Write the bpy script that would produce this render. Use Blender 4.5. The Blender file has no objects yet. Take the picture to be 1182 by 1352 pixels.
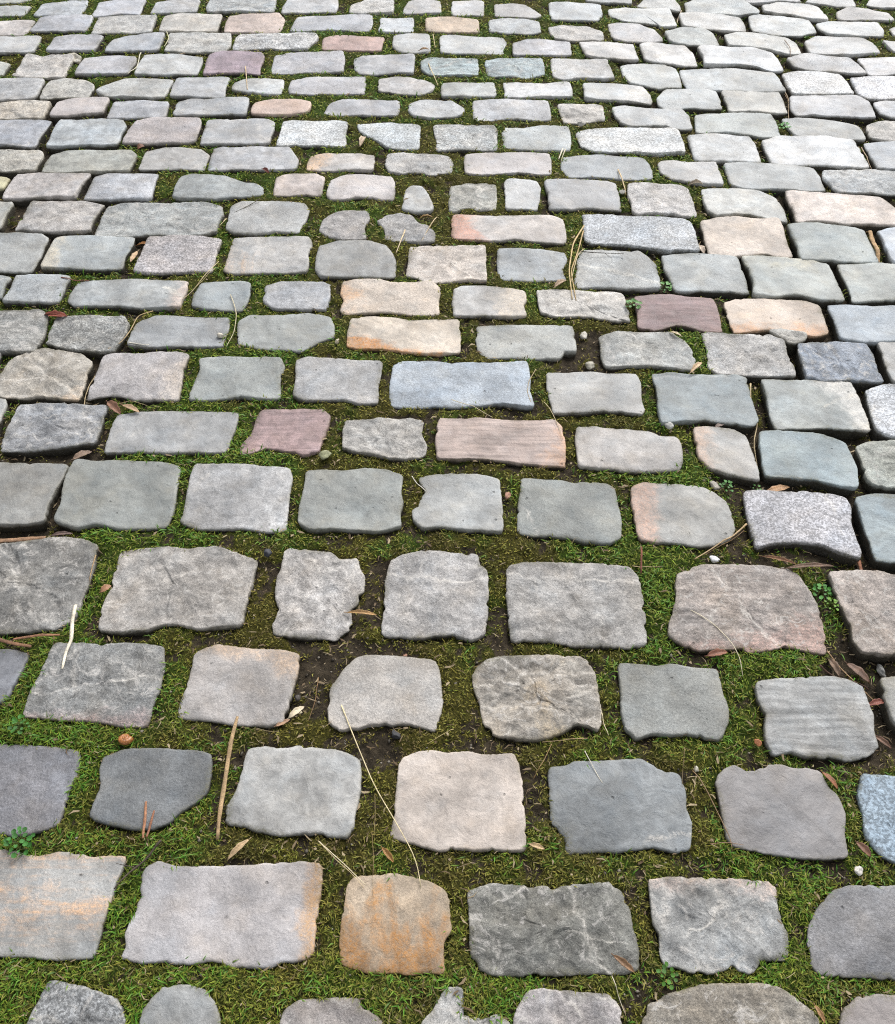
import bpy, math, random
import numpy as np
from mathutils import Vector, Matrix, noise

# ------------------------------------------------------------------ camera, sky, sun, exposure
scene = bpy.context.scene
C = scene.collection
EYE = 1.25                       # eye height in metres
F_PX, W_PX, PITCH = 1160.0, 1182.0, math.radians(51.224247662325396)
cam_d = bpy.data.cameras.new('camera')
cam = bpy.data.objects.new('camera', cam_d)
C.objects.link(cam)
cam.location = (0, 0, EYE)
cam.rotation_euler = (math.radians(90) - PITCH, 0, 0)
cam_d.sensor_fit = 'HORIZONTAL'
cam_d.sensor_width = 36
cam_d.lens = 36 * F_PX / W_PX
cam_d.clip_start = 0.05
cam_d.clip_end = 500
scene.camera = cam
scene.cycles.use_denoising = False
scene.cycles.filter_width = 1.15

SUN_EL, SUN_AZ = math.radians(46), math.radians(25)      # azimuth from +Y towards +X
world = bpy.data.worlds.new("World")
scene.world = world
world.use_nodes = True
wn, wl = world.node_tree.nodes, world.node_tree.links
sky = wn.new('ShaderNodeTexSky')
sky.sky_type = 'NISHITA'
sky.sun_disc = False
sky.sun_elevation = SUN_EL
sky.sun_rotation = SUN_AZ
sky.air_density = 1.0
sky.dust_density = 4.0
hs = wn.new('ShaderNodeHueSaturation')
hs.inputs['Saturation'].default_value = 0.2
wl.new(sky.outputs[0], hs.inputs['Color'])
wl.new(hs.outputs[0], wn['Background'].inputs['Color'])
wn['Background'].inputs['Strength'].default_value = 0.12
sun_d = bpy.data.lights.new('sun', 'SUN')
sun_d.energy = 1.3
sun_d.angle = math.radians(28)
sun_d.color = (1.0, 0.965, 0.93)
sun = bpy.data.objects.new('sun', sun_d)
C.objects.link(sun)
sdir = Vector((math.sin(SUN_AZ) * math.cos(SUN_EL), math.cos(SUN_AZ) * math.cos(SUN_EL), math.sin(SUN_EL)))
sun.rotation_euler = sdir.to_track_quat('Z', 'Y').to_euler()
sun.location = sdir * 20
vs = scene.view_settings
vs.view_transform = 'Standard'
vs.look = 'None'
vs.gamma = 1
vs.use_curve_mapping = False
vs.exposure = 0.64

rng = np.random.default_rng(11)
random.seed(11)

# ------------------------------------------------------------------ measured data (millimetres on the ground plane)
# cobblestone: row id ; surface kind letters ; base colour red,green,blue 0-255 ; stain (colour, scale x, scale y, lean x, lean y, threshold) ; outline
STONES = """a1;rg;137,139,140;;-528,173 -522,200 -515,222 -510,236 -495,235 -462,228 -437,222 -412,210 -402,189 -388,132 -521,135
a2;s;143,145,145;;-383,189 -381,203 -371,217 -361,228 -332,230 -308,226 -294,212 -284,195 -271,135 -373,135
a3;r;156,151,149;;-211,188 -204,203 -189,215 -157,217 -111,216 -104,206 -84,192 -71,178 -66,135 -208,135
a4;r;163,163,161;;-32,188 -17,203 -8,223 2,228 18,228 20,217 12,203 21,196 47,193 60,199 72,192 81,184 82,135 -35,135
a5;r;156,152,151;;82,192 89,206 101,223 119,226 165,223 191,222 203,221 214,209 218,189 215,135 82,135
a6;rt;138,132,122;;245,188 251,206 267,217 315,229 355,233 394,233 419,228 441,215 458,203 467,188 456,135 236,135
a7;s;150,144,142;;490,188 498,203 520,217 546,220 588,217 635,215 607,135 474,135
b0;s;151,151,149;199,159,120 2 24 0 0 .1;-696,402 -625,402 -594,397 -568,391 -545,398 -516,397 -500,391 -448,390 -448,379 -454,354 -455,334 -458,305 -458,277 -460,262 -506,260 -544,265 -568,265 -581,266 -649,268
b1;s;164,161,161;173,142,108 8 8 4 0 3.3;-407,385 -373,378 -348,377 -309,377 -271,379 -243,382 -215,381 -204,384 -189,382 -175,381 -172,354 -174,311 -176,268 -184,262 -197,259 -214,259 -233,251 -260,253 -280,253 -291,259 -311,261 -340,256 -374,260 -393,257 -426,263 -421,277 -426,292 -419,315 -416,341 -420,367 -414,379
b2;s;165,150,131;156,112,63 24 11 0 -.4 -.06;-136,352 -128,364 -103,366 -72,367 -43,361 -26,357 -12,351 0,341 2,318 4,296 -6,283 -5,245 -21,247 -44,245 -77,247 -97,244 -117,251 -137,256 -141,280 -140,311 -137,341
b3;rc;118,118,113;;27,347 58,354 96,353 128,351 141,349 163,354 194,355 222,356 235,347 241,331 246,315 245,299 249,277 250,259 246,250 225,245 199,247 160,244 117,244 91,242 55,244 42,250 32,265 30,289 30,324
b4;rc;146,147,146;179,161,150 8 8 .2 .7 .55;275,359 289,361 317,363 349,362 380,360 408,361 442,357 449,349 444,331 444,308 450,292 443,260 407,262 391,245 368,253 344,247 317,245 296,253 282,253 278,268 281,289 272,305 274,324
b5;s;125,125,127;;526,346 545,352 580,353 609,352 684,349 650,238 572,238 533,241 500,241 478,244 471,256 474,280 479,299 495,321
c0;s;119,119,123;;-720,556 -674,556 -636,557 -596,552 -551,545 -547,512 -553,489 -552,462 -555,435 -585,424 -613,422 -632,424 -675,424
c1;s;111,114,116;;-515,536 -487,548 -452,549 -402,546 -371,545 -353,540 -349,512 -349,481 -371,462 -387,451 -396,439 -420,430 -445,430 -479,435 -512,444 -510,466 -506,493 -516,520
c2;s;154,154,152;;-299,550 -272,554 -245,550 -226,554 -194,550 -163,546 -131,532 -128,512 -127,489 -133,451 -134,433 -142,417 -167,419 -179,424 -215,422 -233,420 -270,426 -286,433 -315,437 -319,459 -308,481 -303,512 -301,536
c3;s;174,165,157;;-66,536 -44,546 -25,548 2,543 33,545 56,539 98,541 105,524 106,508 109,493 109,459 110,412 108,402 95,400 38,401 9,403 -12,400 -34,405 -55,412 -81,419 -75,451 -73,497 -72,524
c4;s;124,128,130;;150,520 177,524 189,530 212,529 253,531 288,533 309,518 341,508 344,481 342,459 347,437 343,422 338,402 319,398 302,401 285,405 237,398 202,399 181,397 166,396 166,419 148,440 149,478
c5;s;136,134,134;;392,502 411,518 425,523 440,512 456,514 472,522 495,522 513,516 532,518 550,512 556,489 566,478 568,462 570,451 560,422 557,391 527,388 503,390 478,392 434,398 403,405 394,416 393,444 394,470 394,489
c6;g;142,158,171;;613,510 635,508 658,506 719,500 677,380 619,384 604,396 590,419 596,451 597,481
d0;s;115,117,122;;-808,717 -726,719 -701,719 -680,712 -680,691 -684,663 -688,637 -695,624 -775,624
d1;r;133,134,133;160,143,138 4 8 0 -1 .5;-639,728 -604,731 -562,729 -529,731 -495,729 -461,724 -455,695 -455,672 -453,646 -459,615 -461,588 -496,587 -537,594 -576,596 -616,598 -655,602 -657,628 -649,668 -644,700
d2;s;158,154,151;181,160,140 8 8 .5 .8 .7;-409,714 -374,728 -344,725 -310,720 -268,717 -239,709 -239,677 -244,650 -245,624 -250,594 -273,587 -320,589 -348,594 -380,598 -417,602 -417,624 -413,646 -411,682
d3;s;161,157,152;;-165,686 -146,705 -130,709 -101,708 -68,707 -22,698 -14,682 -10,650 -8,624 -13,598 -19,578 -41,585 -64,591 -88,587 -115,589 -138,583 -166,581 -182,594 -186,615 -183,654
d4;rc;151,145,136;181,165,140 12 12 0 0 .25;39,677 60,700 81,706 127,707 164,709 188,705 213,705 229,695 234,663 235,632 236,615 235,589 228,577 218,585 198,589 178,577 142,564 107,564 72,571 57,589 52,619 43,646
d5;s;136,138,135;;275,695 306,693 338,691 360,695 395,686 432,686 432,663 431,641 435,619 432,594 412,564 393,566 371,573 336,571 313,575 285,566 273,581 270,606 273,646
d6;t;149,150,149;;487,659 521,666 563,668 608,672 636,668 656,654 657,632 658,606 651,577 649,552 630,540 597,533 576,538 541,536 516,544 488,540 482,564 490,598 485,628
d7;s;154,154,150;;688,666 710,670 778,668 740,560 685,589 683,624
e0;rc;125,124,121;170,167,162 14 14 0 0 .3;-867,933 -794,933 -754,936 -711,945 -685,948 -646,942 -620,928 -616,892 -616,848 -619,802 -621,777 -639,764 -649,757 -675,758 -703,752 -736,749 -802,747
e1;r;153,149,144;;-577,919 -538,925 -498,928 -465,922 -416,928 -382,916 -353,903 -332,894 -335,864 -337,822 -340,782 -342,764 -376,763 -408,757 -445,769 -470,767 -501,754 -534,752 -575,756 -580,792 -576,838 -577,881
e2;rc;164,161,158;;-287,914 -278,922 -269,919 -241,916 -205,916 -190,900 -159,903 -155,881 -144,864 -144,833 -153,807 -165,799 -160,762 -171,754 -182,740 -224,742 -250,745 -284,749 -290,767 -284,782 -293,827 -293,859 -287,881
e3;r;159,157,155;;-100,897 -83,908 -42,918 -15,918 12,911 52,908 56,886 67,870 68,827 67,787 61,747 40,737 11,745 -14,745 -48,741 -82,745 -109,745 -107,787 -106,827 -105,859
e4;r;150,148,145;;105,881 137,890 182,892 226,890 249,890 288,889 318,881 330,856 331,817 331,767 323,728 297,723 260,725 210,725 170,735 137,737 107,735 100,757 103,787 101,827
e5;rt;150,142,136;168,143,134 6 8 .3 -.9 .55;400,867 444,886 489,887 542,887 586,883 605,873 616,843 624,807 624,767 619,728 613,714 579,718 553,728 526,721 492,716 459,721 409,718 386,728 363,745 367,767 388,817 390,843
e6;r;157,149,143;;662,870 685,873 722,875 753,875 772,864 832,848 784,709 723,709 705,707 674,714 663,733 667,762 662,797 662,838
f0;s;132,132,129;;-935,1129 -857,1129 -807,1126 -768,1127 -727,1123 -727,1093 -733,1055 -737,1018 -734,986 -762,977 -808,977 -881,974
f1;s;132,135,132;;-710,1131 -670,1127 -632,1132 -582,1131 -543,1129 -512,1116 -508,1074 -504,1043 -503,1000 -511,971 -547,968 -589,968 -632,977 -667,968 -711,986 -709,1018 -717,1068 -718,1106
f2;s;155,155,155;183,183,182 6 6 .6 0 .6;-482,1119 -439,1123 -385,1121 -344,1113 -303,1110 -293,1087 -294,1055 -294,1012 -293,968 -330,962 -368,971 -413,968 -450,968 -483,983 -482,1012 -484,1062 -485,1093
f3;s;139,142,139;;-267,1106 -236,1110 -201,1106 -163,1111 -119,1110 -87,1093 -88,1049 -82,1025 -88,1000 -85,971 -121,960 -163,962 -204,965 -246,962 -268,980 -272,1012 -267,1062
f4;s;155,157,156;;-55,1087 -16,1097 22,1097 56,1097 95,1084 98,1055 99,1012 102,977 95,959 58,962 12,965 -16,971 -43,968 -60,988 -65,1009 -54,1015 -49,1037 -40,1052
f5;s;134,137,134;;141,1090 172,1090 211,1087 234,1081 267,1077 300,1074 313,1062 315,1018 315,983 308,948 284,933 257,936 244,936 222,945 186,951 154,953 127,959 129,1000 136,1049
f6;s;150,150,147;183,154,138 5 5 -1.4 0 .75;346,1062 367,1073 425,1073 477,1068 498,1052 517,1031 519,994 518,968 505,948 485,936 447,929 412,936 375,936 344,942 340,959 341,1000 340,1043
f7;g;168,168,172;;553,1055 585,1060 622,1055 665,1055 711,1049 737,1040 739,1012 730,983 729,948 728,914 722,900 688,914 665,931 621,936 575,933 546,925 546,965 547,1006
f8;s;144,155,159;;755,1037 792,1049 830,1046 907,1037 858,897 782,894 751,900 753,936 753,983
g0;rc;144,146,149;;-866,1288 -831,1291 -783,1289 -740,1282 -693,1280 -689,1244 -688,1202 -691,1181 -726,1174 -768,1164 -812,1160 -868,1164 -873,1195 -871,1230 -872,1273
g1;s;151,152,152;;-656,1255 -612,1266 -540,1267 -488,1266 -420,1258 -422,1209 -427,1174 -439,1155 -488,1154 -548,1152 -588,1157 -633,1157 -663,1154 -667,1195 -667,1237
g2;t;148,128,127;;-373,1272 -334,1273 -298,1272 -276,1269 -255,1266 -235,1251 -239,1209 -243,1188 -255,1160 -279,1147 -294,1154 -316,1160 -352,1169 -375,1157 -404,1154 -401,1181 -385,1209 -382,1244
g3;rc;156,154,150;188,186,180 20 25 0 0 .3;-198,1237 -155,1240 -135,1249 -99,1244 -69,1248 -54,1237 -52,1202 -42,1174 -44,1147 -66,1140 -81,1132 -115,1140 -155,1150 -180,1157 -200,1160 -206,1202
g4;t;163,148,141;192,154,124 5 5 1.2 0 1;-18,1237 23,1237 64,1243 121,1238 166,1237 207,1237 226,1223 229,1188 226,1127 223,1119 189,1122 140,1124 101,1134 52,1137 13,1137 -19,1140 -22,1181
g5;s;168,165,162;;261,1216 287,1221 287,1223 327,1219 362,1217 401,1209 419,1195 450,1195 455,1167 446,1127 436,1111 386,1104 333,1106 305,1114 276,1119 252,1121 251,1167 252,1195
g6;s;166,164,160;189,166,149 8 4 -.6 0 .5;486,1216 525,1221 564,1216 586,1198 591,1154 591,1108 586,1085 558,1091 526,1098 500,1114 485,1140 485,1167
g7;s;143,154,157;;618,1205 659,1209 688,1205 736,1195 774,1177 778,1147 778,1114 763,1063 731,1068 696,1081 649,1087 602,1093 602,1114 609,1167
g8;r;151,154,147;;798,1167 828,1184 875,1188 933,1184 892,1063 836,1064 808,1069 790,1088 796,1127
h0;rc;163,158,149;194,172,148 10 10 0 -.4 .3;-910,1432 -887,1448 -862,1456 -821,1448 -784,1432 -754,1411 -756,1364 -751,1325 -754,1299 -797,1301 -836,1310 -872,1306 -917,1318 -940,1356 -934,1387 -926,1415
h1;s;160,157,157;189,180,171 6 6 1 -.2 .55;-734,1428 -716,1444 -660,1440 -617,1444 -579,1444 -555,1428 -555,1387 -551,1341 -548,1297 -599,1303 -634,1299 -669,1314 -696,1318 -736,1310 -739,1341 -735,1387
h2;s;148,152,150;;-519,1415 -483,1424 -434,1424 -391,1428 -362,1419 -344,1399 -349,1356 -341,1310 -369,1306 -417,1306 -462,1299 -494,1299 -528,1303 -523,1348 -517,1387
h3;s;157,157,157;;-319,1407 -291,1425 -241,1421 -192,1413 -138,1411 -141,1372 -145,1333 -146,1288 -184,1288 -206,1301 -242,1299 -289,1299 -308,1310 -314,1364
h4;s;156,164,172;;-113,1411 -84,1418 -29,1418 9,1407 57,1411 95,1405 155,1407 170,1387 171,1356 166,1318 174,1280 138,1284 97,1291 65,1284 24,1280 -18,1284 -59,1277 -119,1291 -119,1348
h5;s;163,163,161;;212,1376 245,1381 299,1383 334,1376 388,1373 400,1348 395,1310 393,1273 382,1255 348,1266 317,1266 291,1262 250,1262 219,1260 214,1288 206,1333
h6;s;135,142,144;;427,1368 469,1378 511,1372 559,1373 601,1370 623,1360 618,1325 619,1280 622,1248 602,1226 562,1230 513,1240 467,1237 426,1235 424,1266 431,1325
h7;s;152,157,156;201,199,194 5 5 1.4 .3 .8;653,1352 684,1358 742,1358 795,1356 830,1347 840,1310 840,1273 833,1216 812,1216 773,1219 733,1223 693,1224 652,1223 649,1251 653,1295
h8;g;182,186,191;;862,1321 898,1344 927,1350 989,1348 937,1195 878,1195 848,1216 851,1258
i0;rt;138,138,135;;-1096,1591 -1003,1586 -958,1589 -921,1584 -899,1564 -881,1511 -888,1469 -894,1452 -924,1444 -959,1448 -1046,1448
i1;rg;138,139,137;;-862,1555 -819,1566 -767,1564 -726,1557 -704,1537 -702,1503 -713,1477 -724,1452 -749,1444 -795,1452 -830,1461 -868,1477 -872,1511
i2;s;143,146,148;;-683,1542 -653,1564 -597,1568 -539,1559 -490,1555 -482,1524 -487,1486 -495,1465 -544,1462 -605,1465 -643,1461 -690,1473 -692,1507
i3;s;145,148,146;;-463,1546 -431,1564 -368,1564 -322,1571 -311,1573 -269,1555 -250,1529 -247,1494 -285,1477 -315,1448 -322,1448 -361,1456 -406,1461 -447,1477 -460,1511
i4;s;189,179,166;201,140,80 10 20 -.6 -.9 .62;-209,1546 -167,1559 -122,1559 -82,1548 -31,1551 15,1548 26,1533 28,1486 25,1448 -13,1444 -51,1440 -95,1448 -134,1454 -184,1459 -217,1465 -218,1511
i5;s;160,162,159;;65,1524 111,1533 161,1533 212,1529 274,1524 276,1494 275,1448 245,1448 232,1424 188,1424 140,1428 91,1432 67,1452 62,1494
i6;r;159,160,157;;331,1494 378,1516 428,1507 483,1503 512,1477 523,1444 526,1415 508,1387 466,1395 413,1403 376,1405 343,1403 329,1428 331,1465
i7;r;169,168,166;;556,1503 596,1507 650,1501 699,1494 723,1477 724,1436 730,1403 724,1372 676,1372 624,1376 572,1386 551,1403 558,1452
i8;rc;140,148,159;;764,1465 789,1477 828,1477 866,1473 902,1465 907,1436 903,1395 905,1360 874,1352 832,1356 780,1358 750,1368 754,1436
i9;s;164,164,162;;936,1469 968,1477 1033,1477 987,1341 929,1356 924,1395 932,1436
ix;r;174,172,166;;704,1516 733,1520 785,1503 774,1482 744,1473 727,1494
j0;s;155,159,159;;-1124,1715 -1043,1714 -1022,1704 -1021,1672 -1016,1629 -1095,1629
j1;s;162,166,168;;-1001,1708 -977,1715 -931,1714 -889,1708 -879,1693 -880,1657 -883,1622 -903,1615 -947,1615 -1010,1622 -1006,1650 -1003,1686
j2;s;150,153,153;185,170,160 8 8 1.4 0 1.1;-857,1686 -814,1693 -770,1697 -718,1701 -658,1693 -604,1686 -598,1657 -605,1622 -608,1595 -638,1591 -695,1595 -748,1602 -792,1605 -827,1605 -851,1615 -863,1650
j3;s;140,145,146;;-562,1672 -536,1686 -509,1688 -469,1682 -454,1672 -452,1643 -454,1609 -467,1581 -493,1585 -524,1588 -546,1591 -574,1602 -576,1636
j4;s;151,153,156;;-418,1672 -389,1688 -336,1692 -287,1691 -271,1675 -269,1629 -272,1591 -304,1588 -356,1587 -387,1595 -413,1615 -418,1650
j5;s;189,178,166;201,162,124 6 8 -1 0 .8;-242,1682 -207,1693 -159,1697 -127,1686 -83,1682 -47,1686 -16,1665 -20,1622 -26,1578 -50,1571 -88,1575 -123,1580 -175,1581 -217,1578 -235,1591 -233,1622 -244,1643
j6;s;170,169,167;192,181,166 6 6 1.2 0 .5;16,1657 38,1672 74,1675 113,1668 148,1657 174,1650 179,1622 169,1602 167,1565 144,1561 93,1565 54,1568 16,1568 12,1609
j7;r;179,176,171;;205,1643 227,1654 280,1654 332,1650 376,1647 397,1640 402,1609 405,1581 399,1555 397,1547 357,1555 322,1564 272,1565 238,1568 209,1578 205,1609
j8;t;134,115,114;;434,1625 467,1636 509,1643 548,1632 597,1625 606,1603 604,1558 591,1511 552,1516 505,1533 458,1520 420,1529 424,1568
j9;s;188,176,164;197,156,123 8 8 0 -.9 .55;630,1610 660,1625 707,1628 759,1621 801,1607 833,1593 834,1554 829,1511 794,1495 754,1511 699,1519 631,1516 625,1540
j10;s;154,162,169;;863,1603 905,1608 949,1603 1006,1596 1057,1589 1018,1473 968,1477 910,1473 855,1495 859,1540 862,1575
k0;s;150,152,151;;-1171,1877 -1095,1877 -1049,1879 -1001,1877 -974,1857 -974,1814 -974,1767 -981,1730 -1012,1730 -1050,1734 -1121,1730
k1;s;155,160,161;185,178,162 10 10 -1.3 0 .9;-952,1853 -913,1865 -872,1869 -820,1867 -772,1861 -763,1841 -771,1798 -768,1745 -798,1737 -839,1737 -894,1741 -954,1745 -955,1798
k2;g;161,157,157;;-720,1861 -683,1863 -642,1867 -599,1861 -549,1845 -553,1814 -555,1767 -553,1730 -585,1730 -625,1726 -665,1724 -696,1726 -738,1741 -736,1783 -728,1829
k3;s;165,164,162;193,162,132 16 2 -.3 0 .3;-518,1861 -486,1871 -435,1871 -382,1865 -349,1857 -326,1837 -334,1798 -332,1760 -335,1726 -362,1723 -411,1721 -461,1721 -497,1726 -526,1737 -524,1783 -524,1837
k4;s;140,141,140;;-304,1821 -264,1845 -227,1849 -185,1845 -156,1829 -131,1798 -123,1760 -122,1719 -137,1708 -173,1709 -222,1708 -262,1708 -289,1712 -307,1737 -312,1783
k5;r;185,177,169;;-82,1829 -49,1831 -17,1827 8,1825 45,1829 89,1825 92,1790 89,1752 90,1693 78,1686 52,1701 25,1690 -19,1688 -47,1693 -70,1712 -97,1715 -92,1767
k6;s;153,157,159;;128,1814 165,1819 202,1815 238,1806 274,1794 283,1771 269,1737 268,1695 230,1697 194,1693 159,1701 135,1706 119,1723 119,1775
k7;s;156,158,157;195,191,182 4 20 -.2 0 .62;331,1814 373,1819 419,1814 455,1806 474,1783 493,1752 492,1715 480,1668 457,1665 413,1665 379,1672 344,1675 308,1675 295,1701 307,1752 320,1798
k8;s;160,164,164;;512,1780 547,1792 600,1796 662,1795 683,1780 690,1745 694,1699 685,1654 666,1650 622,1660 576,1660 530,1660 518,1699 510,1737
k9;s;161,165,162;185,182,166 7 9 0 .9 .7;712,1780 752,1788 807,1780 861,1768 894,1753 901,1706 902,1661 898,1625 876,1618 833,1625 791,1639 745,1636 696,1643 709,1691 707,1737
k10;s;161,165,162;;922,1749 966,1757 1015,1760 1056,1753 1109,1745 1066,1618 1014,1621 964,1625 919,1625 927,1661 922,1699
l00;s;164,164,159;;-1220,2020 -1142,2022 -1109,2012 -1108,1977 -1107,1943 -1106,1910 -1176,1893
l0;r;161,158,155;;-1054,2025 -1016,2029 -967,2027 -921,2020 -873,2007 -883,1968 -887,1926 -889,1897 -921,1893 -962,1889 -1007,1897 -1064,1897 -1066,1935 -1062,1986
l1;r;151,154,153;;-862,2003 -822,2019 -769,2020 -719,2016 -671,2020 -626,2016 -589,1999 -564,1964 -572,1926 -576,1893 -601,1877 -648,1873 -696,1877 -738,1877 -775,1873 -823,1877 -866,1881 -870,1935
l2;s;159,160,159;;-548,1994 -517,2016 -469,2022 -420,2022 -375,2016 -350,1986 -353,1943 -369,1910 -376,1893 -423,1889 -474,1881 -516,1881 -545,1902 -545,1943
l3;r;149,146,144;;-305,1943 -278,1964 -235,1975 -206,1968 -195,1943 -207,1910 -204,1853 -227,1853 -265,1857 -294,1873 -315,1893
l4;r;144,143,142;;-175,1931 -147,1952 -119,1968 -90,1960 -74,1926 -46,1910 -29,1881 -40,1849 -73,1845 -105,1849 -148,1861 -154,1902
l5;s;177,172,168;192,144,124 6 6 -1.5 -.1 .75;10,1939 27,1962 66,1960 104,1956 147,1953 196,1958 248,1952 286,1939 290,1910 289,1869 282,1841 250,1839 213,1845 167,1857 120,1851 73,1855 27,1861 10,1877
l6;g;168,172,176;;345,1956 389,1963 437,1958 488,1950 546,1943 576,1936 604,1925 608,1891 603,1841 593,1808 564,1804 530,1804 507,1810 480,1821 444,1833 399,1841 352,1841 333,1861 340,1910
l7;s;186,176,166;;636,1925 677,1947 723,1950 775,1938 820,1936 828,1908 824,1849 816,1800 799,1788 764,1800 714,1792 672,1796 639,1800 626,1833 630,1883
l8;s;153,159,158;;850,1908 881,1923 930,1921 981,1910 1026,1893 1027,1849 1029,1808 1023,1772 984,1768 937,1768 905,1772 864,1780 838,1780 846,1824 844,1874
l9;s;170,177,185;;1062,1883 1087,1901 1104,1904 1161,1900 1111,1753 1060,1764 1053,1792 1059,1841
m00;s;176,172,143;;-1258,2134 -1178,2136 -1153,2129 -1157,2101 -1161,2083 -1241,2083
m0;s;167,163,161;;-1141,2148 -1103,2157 -1048,2159 -992,2159 -944,2150 -954,2110 -959,2074 -967,2047 -1006,2045 -1054,2040 -1096,2034 -1139,2038 -1144,2092
m1;s;164,166,170;;-930,2134 -899,2152 -854,2155 -807,2152 -767,2143 -766,2101 -761,2056 -762,2034 -801,2034 -850,2031 -899,2034 -934,2042 -932,2083
m2;s;141,145,145;;-702,2134 -671,2155 -630,2154 -598,2150 -587,2148 -559,2134 -531,2115 -501,2112 -480,2092 -474,2060 -503,2054 -541,2047 -579,2036 -589,2031 -629,2034 -674,2036 -705,2047 -707,2092
m3;s;176,167,162;;-450,2129 -424,2146 -389,2150 -348,2146 -324,2129 -324,2101 -326,2047 -353,2047 -389,2054 -423,2049 -443,2056
m4;s;176,171,169;;-305,2115 -276,2138 -237,2150 -196,2150 -155,2136 -139,2115 -137,2065 -138,2029 -165,2034 -200,2042 -235,2042 -268,2029 -293,2038 -310,2056
m5;s;162,163,162;;-105,2074 -93,2092 -68,2089 -52,2056 -37,1999 -46,1977 -80,1973 -115,1994
m6;rc;151,151,145;;13,2092 49,2112 89,2115 119,2101 127,2069 123,2020 115,1993 86,1986 47,1999 23,1977 6,1986 3,2029
m7;s;177,178,178;;149,2101 160,2124 190,2120 229,2110 242,2083 235,2038 224,1993 193,1990 159,1987 147,1999 151,2047
m8;s;162,163,164;;265,2115 306,2122 361,2120 411,2112 439,2101 441,2056 430,1984 397,1987 358,1990 314,1984 261,1990 260,2047 254,2101
m9;r;175,173,171;;465,2065 479,2097 520,2101 570,2099 602,2096 625,2079 627,2032 626,1965 595,1960 560,1965 530,1965 520,1970 486,1968 469,1981 469,2020
m10;s;174,175,172;;660,2070 699,2086 757,2088 806,2074 840,2046 849,1996 845,1930 806,1943 760,1960 721,1965 680,1960 657,1974 656,2023
m11;s;189,180,173;;875,2060 908,2071 969,2065 1037,2053 1105,2037 1124,2019 1133,1996 1156,1960 1142,1917 1109,1918 1059,1921 999,1921 949,1934 905,1938 869,1934 875,1978 871,2023
n0;r;162,160,153;;-1306,2273 -1223,2276 -1168,2270 -1114,2263 -1097,2243 -1098,2208 -1098,2172 -1137,2168 -1189,2170 -1271,2170
n1;s;153,154,148;;-1078,2248 -1037,2270 -986,2273 -927,2268 -874,2266 -844,2248 -845,2208 -853,2175 -903,2170 -959,2170 -1019,2165 -1075,2165 -1082,2199
n2;s;163,162,160;;-821,2263 -777,2280 -725,2283 -680,2268 -645,2243 -649,2208 -654,2175 -689,2175 -736,2179 -783,2181 -824,2184 -823,2223
n3;s;161,162,164;;-639,2268 -608,2283 -555,2283 -487,2280 -439,2273 -414,2238 -401,2213 -412,2175 -463,2175 -514,2172 -576,2175 -637,2175
n4;s;170,166,162;192,164,136 6 6 -.9 0 .4;-367,2243 -333,2263 -280,2258 -233,2250 -201,2243 -197,2218 -202,2175 -248,2175 -299,2170 -335,2170 -366,2179 -377,2204
n5;r;166,165,163;;-164,2243 -123,2256 -71,2253 -24,2246 -8,2240 14,2218 14,2189 8,2165 -22,2162 -44,2151 -69,2156 -105,2156 -146,2165 -165,2194
n6;s;175,171,170;;56,2243 108,2253 171,2258 228,2256 269,2248 278,2218 262,2151 222,2151 182,2160 131,2156 80,2151 49,2160 45,2208
n7;s;154,158,160;;320,2233 363,2248 421,2250 471,2238 522,2228 539,2204 542,2170 529,2132 483,2127 423,2137 373,2142 328,2146 303,2179
n8;s;172,172,171;;565,2197 578,2208 611,2218 664,2213 716,2203 721,2173 720,2114 717,2100 682,2104 631,2114 587,2133 565,2163
n9;s;161,164,164;;742,2197 798,2208 855,2203 918,2194 968,2182 984,2143 976,2083 909,2074 840,2088 783,2088 744,2102 739,2143
n10;r;167,170,171;;1005,2163 1055,2171 1125,2173 1188,2168 1249,2163 1212,2052 1154,2062 1114,2066 1063,2071 1022,2071 1003,2095 992,2133
o0;s;152,155,161;;-1363,2441 -1275,2441 -1220,2440 -1164,2433 -1128,2427 -1132,2381 -1136,2339 -1132,2288 -1174,2290 -1230,2300 -1315,2300
o1;s;158,163,166;;-1097,2430 -1045,2441 -986,2446 -937,2444 -909,2408 -914,2360 -917,2313 -945,2300 -1005,2306 -1061,2298 -1106,2300 -1107,2360
o2;s;163,157,156;;-879,2430 -839,2449 -774,2455 -718,2446 -703,2424 -699,2371 -697,2329 -727,2319 -779,2313 -836,2308 -899,2316 -898,2371
o3;s;164,165,166;;-686,2435 -629,2446 -617,2444 -563,2446 -518,2443 -491,2424 -490,2371 -497,2319 -539,2313 -597,2313 -640,2308 -677,2308 -683,2371
o4;g;184,187,188;;-466,2419 -430,2433 -375,2430 -320,2433 -282,2419 -285,2360 -280,2293 -314,2293 -362,2298 -416,2303 -470,2303 -467,2360
o5;g;174,179,181;;-256,2408 -210,2421 -156,2424 -101,2424 -77,2408 -78,2350 -79,2283 -119,2280 -161,2286 -189,2319 -223,2350 -246,2376
o6;rg;164,166,165;;-40,2392 -24,2408 31,2410 85,2408 123,2397 138,2381 137,2329 130,2280 82,2278 30,2276 -23,2273 -28,2319
o7;s;167,171,171;;166,2392 215,2397 270,2408 334,2397 343,2371 340,2308 324,2273 271,2270 214,2276 162,2293 152,2371
o8;g;184,186,186;;369,2371 409,2390 464,2394 517,2390 581,2384 614,2381 626,2377 646,2360 648,2306 644,2254 607,2256 574,2254 551,2248 511,2263 458,2258 407,2273 368,2298 359,2350
o9;s;177,179,179;;672,2349 719,2362 774,2360 833,2347 846,2306 845,2254 843,2213 793,2211 741,2218 687,2218 668,2233 668,2296
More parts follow.
